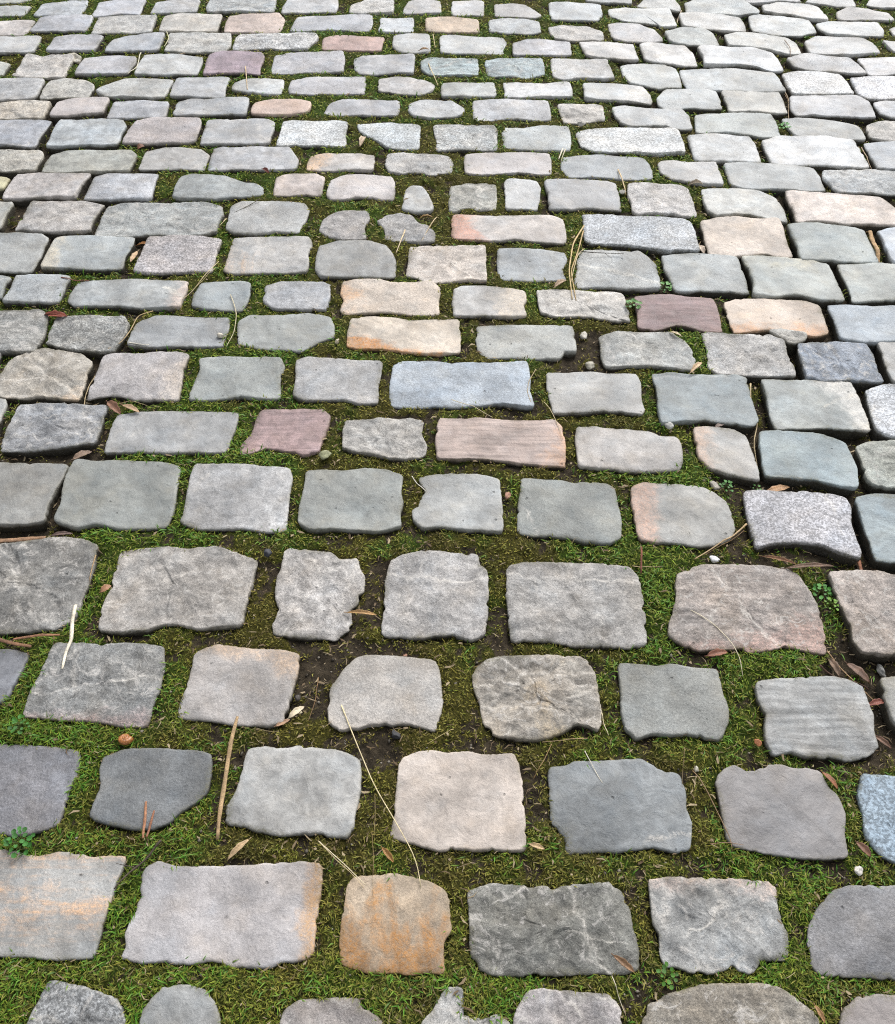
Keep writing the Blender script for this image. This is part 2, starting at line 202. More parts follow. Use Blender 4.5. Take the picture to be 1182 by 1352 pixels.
o10;s;192,194,195;;870,2317 920,2338 988,2346 1058,2338 1120,2322 1128,2274 1129,2223 1129,2187 1076,2187 1020,2197 961,2197 914,2203 873,2208 867,2254
o11;s;160,164,168;;1157,2306 1196,2317 1235,2315 1299,2312 1252,2173 1190,2174 1145,2187 1146,2243
p0;r;177,171,161;;-1395,2536 -1308,2542 -1242,2548 -1171,2536 -1159,2502 -1156,2446 -1211,2444 -1277,2446 -1365,2446
p1;s;171,165,163;;-1141,2548 -1100,2565 -1051,2571 -999,2565 -992,2536 -1000,2480 -1043,2474 -1090,2463 -1143,2468 -1144,2508
p2;s;163,165,169;;-971,2542 -928,2554 -878,2554 -825,2542 -811,2502 -809,2463 -852,2457 -906,2455 -979,2463 -979,2508
p3;s;159,161,163;;-785,2542 -750,2562 -694,2565 -647,2565 -641,2565 -595,2559 -584,2536 -580,2474 -610,2471 -654,2468 -678,2471 -733,2468 -789,2474 -791,2513
p4;s;181,162,151;;-559,2542 -528,2557 -482,2554 -431,2548 -401,2536 -396,2508 -413,2480 -433,2468 -478,2468 -522,2468 -562,2480 -567,2513
p5;s;161,162,165;;-345,2531 -308,2557 -263,2559 -206,2554 -144,2548 -140,2513 -147,2468 -191,2468 -246,2471 -301,2471 -357,2480
p6;s;167,169,170;;-112,2525 -76,2548 -32,2554 -24,2554 9,2554 48,2502 45,2480 15,2457 -24,2452 -58,2452 -91,2463 -114,2491
p7;s;169,170,172;;74,2542 122,2554 184,2557 246,2554 287,2542 296,2502 295,2457 283,2438 234,2446 168,2449 113,2444 75,2449
p8;r;178,175,170;;323,2531 367,2527 418,2531 448,2519 449,2480 442,2441 414,2435 374,2422 337,2430 324,2480
p9;s;173,175,175;;476,2502 511,2516 566,2508 627,2502 645,2499 668,2496 691,2461 688,2380 650,2384 618,2399 617,2401 574,2405 520,2408 489,2424
p10;s;165,169,167;;719,2456 756,2473 825,2473 894,2475 926,2461 931,2410 928,2347 876,2344 824,2360 777,2373 698,2373
p11;s;156,158,157;;956,2444 1003,2450 1059,2444 1111,2427 1161,2404 1164,2366 1154,2333 1112,2333 1058,2336 1009,2341 975,2360 962,2399
p12;r;170,168,164;;1189,2404 1224,2425 1272,2429 1338,2427 1301,2317 1238,2322 1181,2338 1174,2371
q0;s;160,161,162;;-1443,2677 -1352,2681 -1284,2686 -1225,2673 -1217,2647 -1214,2587 -1226,2569 -1269,2563 -1314,2561 -1404,2561
q1;r;168,167,162;;-1199,2673 -1157,2689 -1102,2681 -1059,2647 -1058,2599 -1069,2575 -1119,2572 -1200,2569 -1204,2622
q2;s;160,161,159;;-1003,2656 -976,2686 -937,2696 -878,2693 -832,2681 -832,2634 -839,2587 -871,2577 -933,2575 -1001,2573 -1044,2610 -1027,2634
q3;s;158,160,162;;-814,2689 -758,2702 -688,2706 -662,2696 -666,2647 -659,2587 -689,2577 -735,2575 -817,2587 -823,2647
q4;s;172,174,174;;-642,2659 -613,2683 -562,2689 -500,2683 -493,2647 -499,2601 -538,2595 -590,2599 -644,2616
q5;s;166,166,169;;-473,2677 -429,2696 -353,2698 -284,2702 -251,2696 -246,2647 -248,2593 -305,2595 -362,2599 -413,2593 -465,2599 -474,2634
q6;s;175,173,172;;-207,2683 -167,2702 -120,2702 -73,2677 -38,2647 -49,2616 -72,2599 -83,2587 -128,2593 -203,2610 -208,2647
q7;s;163,165,163;;-13,2659 33,2668 91,2671 131,2665 146,2599 128,2577 77,2575 21,2575 -16,2575 -19,2622
q8;s;178,179,180;;165,2653 218,2665 293,2659 356,2659 370,2622 368,2569 326,2569 270,2575 219,2569 173,2569 172,2610
q9;s;170,172,172;197,195,191 5 5 1.2 0 .5;413,2647 466,2659 529,2656 579,2641 600,2587 594,2529 565,2540 527,2549 465,2552 404,2558
q10;s;171,174,174;;615,2564 652,2613 689,2623 760,2619 792,2600 797,2552 796,2504 756,2504 699,2510 640,2504 615,2528
q11;s;176,176,172;;819,2600 865,2609 924,2607 975,2598 982,2552 976,2481 932,2486 869,2492 824,2498 816,2528 811,2564
q12;s;175,176,178;;1024,2580 1073,2586 1131,2582 1199,2574 1233,2550 1232,2508 1216,2456 1178,2461 1122,2467 1066,2473 1015,2473 997,2508
q13;s;177,179,182;;1250,2538 1287,2553 1311,2553 1379,2550 1344,2444 1278,2450 1244,2473
r0;s;172,173,167;;-1487,2804 -1392,2808 -1355,2784 -1355,2746 -1363,2714 -1456,2714
r1;rc;169,166,162;;-1313,2843 -1269,2837 -1238,2853 -1187,2843 -1169,2823 -1170,2759 -1166,2702 -1206,2698 -1263,2696 -1325,2714 -1321,2771
rx;r;176,171,156;;-1202,2857 -1175,2866 -1149,2837 -1144,2797 -1166,2810
r2;s;166,166,169;;-1139,2823 -1090,2843 -1030,2843 -985,2830 -968,2797 -978,2746 -990,2721 -1036,2721 -1088,2714 -1138,2727 -1141,2771
r3;s;168,170,170;;-950,2837 -912,2857 -845,2853 -768,2830 -763,2784 -774,2727 -825,2718 -883,2714 -954,2721 -957,2784
r4;s;151,137,145;;-746,2837 -708,2863 -671,2870 -597,2863 -572,2830 -579,2771 -581,2721 -626,2733 -697,2731 -743,2721 -749,2771
r5;s;167,167,170;;-543,2843 -488,2863 -416,2866 -343,2870 -326,2837 -319,2784 -321,2733 -368,2731 -433,2733 -491,2727 -541,2733 -543,2797
r6;s;164,165,167;;-292,2823 -257,2843 -185,2847 -112,2843 -102,2810 -109,2727 -156,2723 -214,2721 -261,2723 -288,2765
r7;rt;154,166,168;;-81,2797 -58,2823 -22,2826 34,2823 94,2821 96,2771 89,2721 33,2714 -25,2714 -50,2714 -80,2746
r8;rt;154,165,168;;117,2804 160,2823 226,2823 292,2817 297,2771 297,2721 254,2696 202,2702 150,2698 124,2721
r9;s;176,176,175;;325,2817 382,2823 442,2821 489,2810 501,2759 505,2696 468,2681 411,2686 353,2689 322,2702 320,2759
r10;s;176,179,178;;534,2765 581,2784 669,2778 698,2754 704,2715 694,2638 655,2632 630,2625 597,2647 554,2671 537,2721
r11;s;169,172,172;;713,2747 773,2761 846,2757 923,2741 990,2715 999,2676 1002,2600 957,2598 888,2607 824,2613 767,2625 719,2625 713,2676
r12;g;192,193,193;;1022,2721 1078,2750 1137,2741 1193,2721 1204,2676 1199,2594 1132,2588 1069,2594 1026,2591 1020,2638
r13;g;191,192,195;;1218,2682 1273,2704 1358,2699 1428,2695 1380,2552 1313,2558 1239,2570 1218,2600
s0;s;167,168,168;;-1544,2973 -1445,2973 -1373,2980 -1320,2980 -1310,2945 -1309,2870 -1362,2863 -1408,2857 -1505,2857
s1;s;164,165,169;;-1271,2973 -1220,2990 -1165,2994 -1115,2980 -1114,2938 -1117,2877 -1171,2874 -1219,2874 -1269,2879 -1270,2924
s2;s;162,165,169;;-1077,2966 -1039,2987 -979,2999 -925,2994 -915,2945 -918,2884 -959,2879 -1020,2877 -1087,2879 -1087,2931
s3;r;169,169,166;;-903,2994 -855,3002 -792,2999 -734,2990 -713,2987 -697,2959 -694,2904 -709,2879 -726,2863 -768,2863 -831,2874 -887,2884
s4;rg;176,177,177;;-686,2973 -659,2999 -591,3002 -515,2999 -441,2999 -414,2952 -433,2924 -454,2890 -515,2890 -589,2890 -642,2884 -681,2897
s5;s;165,143,137;;-401,2973 -353,2994 -290,2990 -202,2976 -207,2938 -222,2879 -271,2884 -332,2884 -394,2890
s6;s;173,175,175;;-174,2973 -128,2990 -66,2987 -56,2945 -55,2866 -100,2863 -143,2863 -174,2897
s7;s;170,172,172;;-24,2959 -18,2973 10,2987 97,2973 178,2970 189,2938 167,2857 107,2857 34,2861 -20,2863
s8;s;169,169,172;;210,2931 258,2959 320,2959 392,2942 387,2843 336,2843 276,2847 209,2850 208,2890
s9;s;182,181,180;;422,2931 467,2945 540,2938 587,2924 596,2877 593,2810 543,2813 490,2823 438,2843
s10;s;188,188,187;;613,2911 644,2934 692,2929 707,2926 749,2912 773,2863 774,2781 727,2781 656,2801 621,2817 615,2857
s11;s;186,188,189;;792,2884 820,2912 888,2905 969,2898 1020,2870 1034,2821 1032,2747 990,2741 947,2767 900,2778 851,2781 799,2783 802,2835
s12;s;176,176,176;;1059,2821 1131,2859 1188,2838 1254,2828 1271,2781 1282,2734 1231,2725 1174,2741 1114,2747 1070,2767
s13;s;184,184,185;;1283,2821 1337,2835 1400,2832 1473,2828 1432,2708 1362,2712 1290,2721 1286,2767
t0;s;174,169,166;;-1586,3096 -1484,3096 -1437,3107 -1384,3101 -1368,3059 -1377,3016 -1390,2994 -1451,2990 -1550,2990
t1;s;162,164,169;;-1352,3111 -1303,3131 -1241,3141 -1192,3126 -1182,3074 -1191,3023 -1240,3016 -1302,3016 -1365,3016 -1358,3067
t2;r;168,168,166;;-1166,3122 -1109,3126 -1047,3137 -982,3134 -970,3089 -969,3009 -1020,3013 -1081,3009 -1159,3009 -1166,3074
t3;s;175,172,166;;-944,3119 -895,3146 -824,3149 -759,3141 -753,3089 -753,3009 -819,3013 -876,3016 -937,3023 -944,3074
t4;s;179,165,157;;-726,3126 -680,3146 -611,3156 -573,3161 -541,3111 -547,3052 -561,3016 -618,3016 -680,3016 -730,3016 -731,3081
t5;s;161,163,167;;-491,3119 -441,3134 -364,3141 -300,3146 -254,3134 -249,3089 -255,3023 -318,3027 -393,3030 -456,3027 -515,3019 -506,3081
t6;s;181,185,188;;-222,3119 -170,3122 -116,3116 -112,3074 -113,3016 -160,3009 -198,3009 -226,3023 -221,3074
t7;s;185,168,150;;-72,3104 -28,3126 11,3126 55,3111 103,3096 104,3009 48,3009 -27,3013 -71,3023
t8;s;164,167,168;;144,3089 183,3107 241,3107 297,3081 304,3009 260,2994 198,2999 136,3016
t9;r;170,168,165;;332,3045 378,3062 416,3062 460,3059 506,3023 499,2959 461,2952 405,2945 357,2959 335,3002
t10;s;183,182,182;;530,3067 570,3086 625,3067 677,3030 693,2973 686,2945 627,2942 572,2952 532,2973
t11;s;167,170,168;;707,3007 764,3037 834,3029 861,2999 869,2919 813,2912 770,2919 717,2948
t12;s;180,181,178;;898,2985 948,3010 1025,3004 1096,2977 1118,2934 1111,2856 1062,2860 1012,2891 952,2905 896,2912
t13;s;173,174,174;;1153,2948 1196,2989 1265,2980 1338,2963 1363,2919 1351,2860 1291,2849 1228,2846 1156,2860 1141,2898
t14;s;171,173,174;;1393,2934 1434,2936 1511,2941 1484,2863 1412,2870
u0;s;164,166,165;;-1623,3203 -1520,3207 -1471,3218 -1416,3210 -1420,3156 -1433,3137 -1495,3131 -1598,3131
u1;s;158,162,166;;-1382,3226 -1335,3245 -1294,3266 -1242,3258 -1230,3210 -1235,3141 -1292,3137 -1388,3137 -1383,3187
u2;s;170,172,177;;-1196,3242 -1142,3266 -1036,3266 -1038,3210 -1035,3156 -1089,3152 -1138,3141 -1185,3134 -1190,3195
u3;s;169,170,171;;-992,3242 -944,3266 -858,3266 -848,3172 -898,3161 -948,3156 -1001,3161
u4;rt;162,166,167;;-817,3210 -811,3274 -746,3282 -593,3274 -587,3226 -587,3172 -652,3176 -716,3172 -767,3161 -813,3167
u5;s;174,175,176;;-559,3210 -539,3266 -455,3282 -380,3258 -373,3210 -379,3161 -431,3164 -495,3161 -560,3164
u6;r;178,177,174;;-332,3226 -281,3266 -189,3266 -183,3195 -188,3152 -236,3156 -288,3156 -331,3172
u7;s;163,163,163;;-147,3195 -129,3250 -83,3274 -24,3250 -23,3156 -75,3152 -149,3152
u8;s;176,176,176;;21,3234 70,3250 123,3242 120,3134 75,3141 14,3146
u9;s;166,165,164;;162,3226 215,3239 267,3229 296,3179 316,3141 286,3111 229,3122 159,3134
u10;s;173,177,179;;352,3226 405,3239 471,3239 521,3218 519,3141 489,3096 432,3104 356,3107 344,3172
u11;s;184,186,185;;544,3187 598,3203 675,3195 732,3187 741,3184 754,3137 754,3055 695,3055 701,3067 639,3077 585,3104 545,3141
u12;s;184,184,182;;780,3137 843,3152 924,3152 971,3121 980,3067 970,3022 913,3029 849,3037 773,3052
u13;s;175,178,178;;1014,3121 1044,3148 1120,3132 1194,3105 1203,3014 1137,2985 1074,2992 997,3025
u14;s;180,183,183;;1219,3075 1270,3093 1333,3082 1410,3075 1424,3022 1400,2977 1355,2977 1292,2985 1245,2999 1215,3037
u15;s;181,181,181;;1451,3037 1470,3052 1548,3052 1523,2977 1449,2985
v0;s;169,171,170;;473,3258 506,3322 639,3322 620,3223 562,3235 517,3242
v1;s;179,180,178;;642,3218 687,3282 746,3274 769,3274 789,3209 779,3168 741,3192 689,3203
v2;s;169,173,173;;815,3241 867,3283 1005,3283 1050,3176 1031,3152 974,3137 911,3157 845,3160 806,3168
v3;s;182,182,180;;1073,3217 1135,3249 1213,3233 1261,3209 1265,3098 1209,3113 1164,3145 1112,3152 1070,3176
v4;s;184,184,182;;1227,3249 1269,3291 1393,3291 1390,3209 1329,3209 1279,3225
v5;s;172,171,170;;1309,3160 1354,3200 1419,3192 1483,3160 1486,3105 1431,3098 1365,3101 1298,3098
v6;s;176,176,176;;1429,3225 1467,3283 1544,3283 1625,3283 1600,3209 1518,3200 1464,3205
v7;s;167,169,162;;-1658,3306 -1451,3306 -1433,3266 -1479,3245 -1530,3239 -1635,3239
v8;s;170,170,170;;1031,3308 1211,3308 1202,3244 1136,3254 1078,3241 1024,3244"""
# loose things on the paving: kind ; points or centre ; width or radius ; colour ; label
LITTER = """straw;-164.5,619.2 -148.0,580.9 -127.6,535.9 -106.1,488.9 -82.1,451.4 -59.0,413.4 -49.6,398.3 -40.3,377.5 -36.2,348.8;1.72;226,210,166;long pale straw lying from a grey sett across the joint to the orange-stained sett
straw;-179.1,408.8 -146.6,382.7 -111.2,352.2;1.43;220,207,174;short thick pale straw reaching the top left corner of the orange-stained sett
straw;-181.0,410.2 -150.1,381.6 -127.7,363.9 -113.4,348.8;0.98;205,187,144;thinner straw doubled alongside the short pale one at the orange-stained sett
straw;-105.7,481.3 -103.2,447.7 -102.9,413.4;0.91;140,122,80;thin brown stalk upright in the mossy joint beside the long straw
straw;-106.3,423.0 -102.3,387.8 -101.9,360.5 -100.3,337.3;0.77;154,130,88;thin brown stalk ending on the orange-stained sett
stick;-321.3,597.8 -325.3,560.2 -324.9,508.3 -325.1,451.4 -322.5,413.4;6.06;169,143,107;long flat tan stick lying across the wide joint below the pinkish sett
splinter;-622.4,799.2 -618.0,766.7 -610.1,728.8 -614.4,714.2 -612.0,679.3;6.91;230,221,200;bleached white wood splinter lying on the dark pointed sett at left
stick;-433.5,466.2 -429.1,440.3 -424.9,412.6;3.77;156,111,82;longer of two reddish twig stumps at the foot of the dark grey sett
stick;-419.0,453.2 -420.3,433.1 -420.6,414.4;3.34;138,95,72;shorter of two reddish twig stumps at the foot of the dark grey sett
twig;-399.1,409.5 -409.0,396.5 -414.3,387.8 -431.7,370.7 -450.6,346.5;3.12;79,68,58;dark bent twig lying between the banded sett and the broad sett
stick;-760.3,747.7 -730.7,734.1 -703.6,727.4 -671.6,717.9;5.77;125,92,68;brown bark stick at the left edge above the dark bluish sett
stick;-710.0,734.6 -673.3,738.0 -632.0,740.4;4.34;142,102,76;reddish bark strip under the rough dark sett at the left edge
stick;-834.5,944.8 -799.8,950.5 -759.4,953.4 -722.4,952.2;9.48;155,123,96;broad brown bark strip above the rough dark sett at the left edge
straw;238.2,619.2 237.5,602.0 238.9,589.3 244.5,570.5;1.83;213,198,160;short pale stalk at the right side of the rough yellowish sett
straw;204.8,543.2 211.7,527.9 221.4,504.4 226.5,494.7;1.41;217,210,191;short pale stalk lying on the bluish grey sett
straw;363.2,516.1 377.6,481.3 388.9,444.0 397.2,412.6 395.8,396.5;1.70;138,112,79;brown grass stalk leaning along the left edge of a rounded grey sett
straw;354.2,548.0 348.4,520.0 341.6,488.9;0.94;123,106,72;thin brown stalk standing in the joint right of the bluish sett
straw;381.4,804.3 413.2,789.1 439.0,766.7 455.3,742.2 463.1,728.8 466.4,714.2 469.7,700.1 467.0,667.9;1.43;217,207,178;curved pale straw running down over the big pinkish sett at right
straw;619.7,721.3 643.7,681.6 664.1,654.4 683.4,625.7;1.89;176,144,106;brown straw crossing the leaf litter beside the big pinkish sett
twig;593.8,686.2 621.9,677.0 651.9,667.9 672.9,656.7;3.13;90,67,53;dark twig in the leaf litter above the striated sett
straw;541.8,979.6 505.2,947.6 463.3,919.3 432.5,898.7;3.18;183,156,116;flat tan stalk pointing at the white chip beside the white granite sett
straw;537.6,970.8 498.9,939.1 452.7,910.9;1.77;154,124,86;narrow brown stalk beside the flat tan one by the white granite sett
straw;320.3,880.6 344.5,879.0 371.1,877.9;1.38;183,159,121;tiny tan stalk lying level in the green grass under the pink-cornered sett
stick;341.2,919.3 336.9,891.5 334.0,867.1;3.09;122,70,56;small reddish twig in the grass under the pink-cornered sett
stick;732.3,973.7 732.2,941.9 728.4,886.1;7.32;138,93,69;reddish bark strip in the dark joint right of the white granite sett
straw;628.5,1348.3 619.7,1302.7 623.8,1244.1 603.8,1194.7 600.3,1160.5 597.5,1125.8 599.0,1132.5 593.2,1099.8;2.62;194,174,132;kinked straw running down the joint between dark bluish setts at right
straw;184.6,1381.1 167.7,1348.3 163.3,1317.7 169.3,1286.3;1.64;185,164,124;curved straw hugging the right end of the blue granite sett
straw;8.4,1295.2 49.7,1274.5 90.1,1246.2;1.60;203,189,152;pale straw poking out under the blue granite sett
straw;195.6,1291.5 212.8,1244.1 220.8,1215.6 224.8,1184.4;1.42;199,182,140;thin straw over the corner of the striped brown sett
straw;-655.7,1574.7 -686.7,1559.5 -694.7,1507.1 -708.2,1468.9 -742.0,1438.2;2.26;192,166,120;bent tan straw arching between two grey setts at left
straw;-493.8,1636.9 -482.5,1609.1 -468.2,1563.9 -464.6,1502.8 -473.7,1453.9;1.94;210,198,164;pale curved straw in the joint between two long grey setts at left
straw;-743.9,1391.4 -751.9,1359.9 -749.9,1325.3 -740.7,1286.3;2.46;200,180,140;pale curved straw in the gap right of the rough yellowish sett at left
straw;-680.6,1295.2 -649.1,1294.5 -609.0,1289.3;1.45;181,160,122;thin level straw below the white-edged sett at left
straw;-691.3,1472.3 -666.2,1466.4 -642.5,1463.9;2.23;226,220,203;small white stalk under the long slate grey sett at left
straw;-539.4,1756.1 -568.0,1686.1 -583.7,1650.4 -600.1,1621.0;1.92;203,185,140;straw sloping down from the lilac granite sett
straw;-542.5,1733.7 -563.8,1687.5 -589.0,1643.3;1.24;184,166,122;second thinner straw just below the sloping straw by the lilac sett
straw;335.9,1903.2 302.3,1829.2 281.8,1715.2 282.2,1618.9;3.95;205,178,124;left strand of the straw bundle right of centre
straw;333.6,1889.3 311.9,1798.0 286.3,1715.2 290.5,1614.1;3.34;192,163,108;right strand of the straw bundle right of centre
straw;330.4,1822.9 306.6,1775.0 292.1,1715.2 282.5,1671.7;2.36;216,197,152;short loose strand across the straw bundle right of centre
twig;315.2,1794.2 370.1,1792.7 420.2,1789.6;2.22;77,72,64;thin dark twig lying level on the sett with a pale vein
straw;-104.3,1889.3 -113.8,1821.4 -121.8,1786.5;3.60;216,195,156;stubby tan stalk above the white warm sett in the middle
straw;-26.8,1938.9 -50.0,1885.2 -63.3,1843.5;2.49;205,182,140;slanting tan stalk on the sunken rough sett in the middle
twig;-476.4,2024.8 -503.7,1992.5 -533.5,1964.2;2.14;85,80,63;thin dark stem lying on the light grey sett left of centre
straw;-548.8,1944.8 -561.9,1901.6;1.92;210,195,144;short yellow straw beside the light grey sett left of centre
straw;452.3,2166.7 455.3,2129.0 458.6,2055.9;3.90;205,180,136;stout tan stalk standing in the joint behind the bundle
straw;313.3,2262.7 297.3,2206.5;4.03;227,218,196;pair of white straw bits in the joint above a dark long sett, left one
straw;319.8,2259.7 303.3,2203.6;2.74;214,203,175;pair of white straw bits in the joint above a dark long sett, right one
straw;626.0,1878.4 604.6,1832.7 586.9,1800.2;1.95;188,168,136;forked straw in the dark joint at the granite sett on the right
stick;1038.9,1903.8 1034.6,1840.9 1029.1,1776.2;10.02;184,152,112;tan bark strip in the joint near the right edge
straw;1006.3,2654.6 1012.1,2592.2 980.5,2455.6;3.10;181,156,120;upright brown straw between pale setts at upper right
straw;-621.3,2758.6 -609.4,2695.6 -594.3,2610.5;3.61;205,180,140;tan stalk below the purple sett at top left
straw;-58.2,2777.9 -43.1,2695.6 -29.3,2634.5;3.07;212,192,148;tan stalk lying on the teal rough sett at the top
straw;-47.1,2973.3 -38.8,2874.1;2.85;208,191,142;small straw in the moss at the top, right of a light square sett
straw;1080.5,2943.7 1085.0,2890.8 1073.8,2832.3;2.95;139,119,100;dark curved straw on the pale sett at top right
straw;1002.4,2714.5 1008.8,2590.6;3.72;176,143,108;brown straw in the dark joint left of the white granite sett at top right
straw;796.5,3192.4 773.7,3136.7 759.0,3079.2;3.52;205,184,154;short curved straw between bright setts at top right
straw;-962.1,2850.0 -955.7,2758.6 -969.7,2705.6;3.31;220,214,189;white curved fibre between two setts at top left
straw;-912.7,3004.5 -896.2,2959.2 -900.0,2901.2;3.26;207,202,162;yellowish bent straw in the joint at top left
straw;1139.0,2295.6 1136.6,2238.2 1135.9,2182.5;2.51;179,154,120;thin tan straw in the joint right of the whitest sett
straw;-718.6,1111.5 -716.8,1087.0 -720.4,1061.6;2.99;220,208,180;white shred in the dark gap between two dark setts at left
straw;-616.7,905.3 -616.3,880.6 -614.0,850.6;2.34;169,141,102;brown stalk along the right edge of the rough dark sett at left
straw;-67.1,1087.0 -54.6,1067.9 -40.0,1051.6;1.78;227,221,207;tiny white stalk at the notch of the chipped grey sett
straw;9.4,578.0 -11.2,566.4 -30.4,554.1;1.20;183,166,113;short thin straw in the moss above the pale beige sett
straw;-206.2,674.8 -206.3,632.3 -212.8,592.7;1.12;135,102,63;thin brown stalk in the bare soil right of the pinkish sett
straw;156.7,556.1 143.3,529.9 126.5,503.6;1.42;148,119,78;brown stalk in the moss right of the pale beige sett
straw;212.5,566.4 176.4,561.5 142.1,557.8;1.32;157,133,96;thin brown straw lying level under the rough yellowish sett
straw;209.9,240.8 215.6,220.3 222.8,200.3;1.11;207,198,174;pale straw beside the lowest brown sett at the bottom right
straw;367.4,407.0 392.7,408.1 413.8,406.0;1.22;141,111,84;brown straw lying level below the rounded grey sett
straw;-255.5,574.7 -291.3,580.1 -300.6,576.8;0.97;155,139,98;wispy straw at the foot of the pinkish sett
straw;-896.3,1700.6 -863.1,1693.3 -832.3,1694.7;2.76;122,74,58;reddish stem between two setts at the left edge
leaf;-278.5,412.3 -303.7,385.1;10.71;185,160,124;curled tan dead leaf in the grass above the broad sett
leaf;-90.8,401.1 -74.0,381.6;8.54;163,122,69;small brown leaf in the moss above the orange-stained sett
leaf;114.1,407.0 135.1,400.0;7.88;195,167,126;small oval tan leaf right of the pale beige sett
leaf;-244.9,601.2 -223.2,620.1;10.29;222,208,178;cream leaf scrap right of the pinkish sett
leaf;-262.8,586.0 -242.5,596.9;7.85;176,141,112;brown leaf scrap at the corner of the pinkish sett
leaf;-898.7,1568.4 -844.0,1562.2;18.25;139,74,58;reddish brown leaf between two dark setts at left
leaf;506.2,1371.6 534.7,1401.7;11.83;210,183,148;curled tan leaf above the large dark bluish sett
leaf;597.5,1061.6 645.4,1075.5;16.30;176,138,100;tan leaf in the joint above the white granite sett
leaf;589.6,880.6 673.2,885.0;11.59;111,86,68;long dark brown leaf below the white granite sett
leaf;555.7,908.1 610.1,891.5;8.08;143,106,79;narrow brown leaf at the lower edge of the white granite sett
leaf;-690.1,1291.5 -656.0,1257.0;17.58;134,96,74;brown leaf in the dark gap left of a long grey sett
leaf;-656.3,1280.4 -618.1,1259.9;12.39;167,139,108;pale brown leaf bit beside another in the dark gap at left
leaf;-762.2,1859.4 -724.5,1862.6;12.17;160,112,63;orange brown leaf above the lilac granite sett
leaf;-743.3,1805.8 -750.8,1763.6;12.82;195,164,129;tan leaf standing beside the lilac granite sett
leaf;-227.5,2323.7 -238.3,2275.8;16.91;195,174,148;tan leaf under the dark corner of the white granite sett at the top
leaf;-490.0,2165.1 -470.4,2143.4;12.20;110,51,38;dark red leaf in the moss at upper left
leaf;419.4,707.1 453.1,714.2;14.08;141,95,74;reddish brown leaf below the big pinkish sett
leaf;649.6,702.4 676.3,667.9;14.74;109,83,67;large dark brown leaf in the litter at the right edge
leaf;621.3,711.8 630.4,677.9;13.98;124,102,84;brown leaf standing in the litter right of the big pinkish sett
leaf;656.8,623.6 684.8,630.1;11.96;122,70,56;reddish leaf right of the striated sett
leaf;654.4,576.8 675.1,556.1;9.31;114,85,67;dark brown leaf in the joint below the striated sett at the right edge
leaf;553.4,512.2 569.0,487.0;9.76;141,92,63;reddish brown leaf at the corner of the rounded grey sett
leaf;572.4,408.8 586.3,389.6;10.72;125,90,71;dark leaf at the left of the blue granite sett
leaf;460.5,207.4 468.1,187.7;6.41;160,122,82;narrow tan leaf beside the lowest brown sett
leaf;216.0,264.7 240.0,245.2;8.60;138,106,76;brown leaf at the lower right corner of the cracked dark sett
leaf;-166.7,789.1 -118.0,784.1;8.56;176,140,92;rolled tan leaf stuck in the joint by the pale rough sett
leaf;-711.3,953.4 -673.6,958.0;9.18;109,90,82;dark leaf flake above the rough dark sett at left
leaf;-588.5,827.5 -574.2,840.5;11.35;168,124,92;orange brown leaf at the left corner of the large rough sett
leaf;-726.3,1145.8 -694.5,1166.0;14.86;142,120,102;pale brown leaf in the dark gap above two dark setts at left
leaf;552.6,1233.3 530.2,1222.7;10.17;111,95,85;dark small leaf below the large dark bluish sett
leaf;245.1,1657.5 273.7,1682.5;17.68;166,142,116;brown leaf under the straw bundle
leaf;-897.1,1571.2 -846.9,1567.9;15.42;156,86,71;red leaf between two setts near the left edge
leaf;-88.5,2870.0 -58.3,2876.8;12.14;156,125,88;small brown leaf at the top beside a light sett
leaf;-70.1,1947.3 -36.5,1951.5;11.53;169,137,85;tan leaf right of the little triangular sett
leaf;-848.8,2282.8 -833.7,2298.1;15.81;122,80,56;small brown leaf in the joint at upper left
leaf;627.7,2093.2 663.9,2097.9;13.53;168,154,134;pale leaf scrap between two setts at right
leaf;612.4,1849.1 620.9,1816.3;14.49;197,179,160;pale leaf scrap in the dark joint at the granite sett
leaf;506.1,1490.0 483.1,1502.8;10.04;217,199,166;pale leaf scrap right of the rough oval sett
pebble;-315.4,905.3;9.89;51,54,63;blue black pebble at the upper right corner of the large rough sett
pebble;-79.3,572.6;11.67;44,45,49;black stone in the moss under the domed beige sett
pebble;-68.8,711.8;6.22;178,135,112;pinkish pebble above the domed beige sett
pebble;112.2,1046.0;9.03;185,142,120;pinkish pebble in the joint right of the chipped grey sett
pebble;471.4,902.6;12.13;230,232,234;white stone chip in the grass left of the white granite sett
pebble;438.3,1219.2;11.15;189,189,184;flat whitish stone chip above the beige pink sett
pebble;702.3,689.9;12.31;163,162,157;rough grey pebble in the leaf litter at the right edge
pebble;468.3,558.2;7.73;181,118,78;orange brown pebble left of the striated sett
pebble;369.2,517.7;6.06;216,211,196;small white chip above the rounded grey sett
pebble;566.3,372.4;7.75;220,214,207;white chip in the grass at the lower right
pebble;298.6,1504.5;13.42;189,184,172;pale chip in the bare soil right of a long grey sett
pebble;300.6,1403.3;14.06;179,174,159;pale flat chip above the square grey sett right of the blue one
pebble;-237.4,1473.1;8.85;203,191,168;pale pebble left of the white orange-based sett
pebble;-492.9,1494.2;11.15;207,200,184;white chip at the right end of the slate grey sett
pebble;-234.7,1142.4;14.79;154,156,120;mossy greenish pebble below the red sett
pebble;501.9,1074.2;12.49;163,158,146;grey pebble at the top right of the pink-cornered sett
pebble;452.3,2064.9;10.92;210,205,193;white pebble in the joint by the stout tan stalk
pebble;376.8,2402.8;14.10;184,180,172;pale flat pebble under the cracked white sett at the top
pebble;-230.6,612.8;7.13;226,213,180;cream chip in the bare soil right of the pinkish sett
pebble;-234.7,634.5;6.40;74,68,64;dark pebble in the bare soil right of the pinkish sett
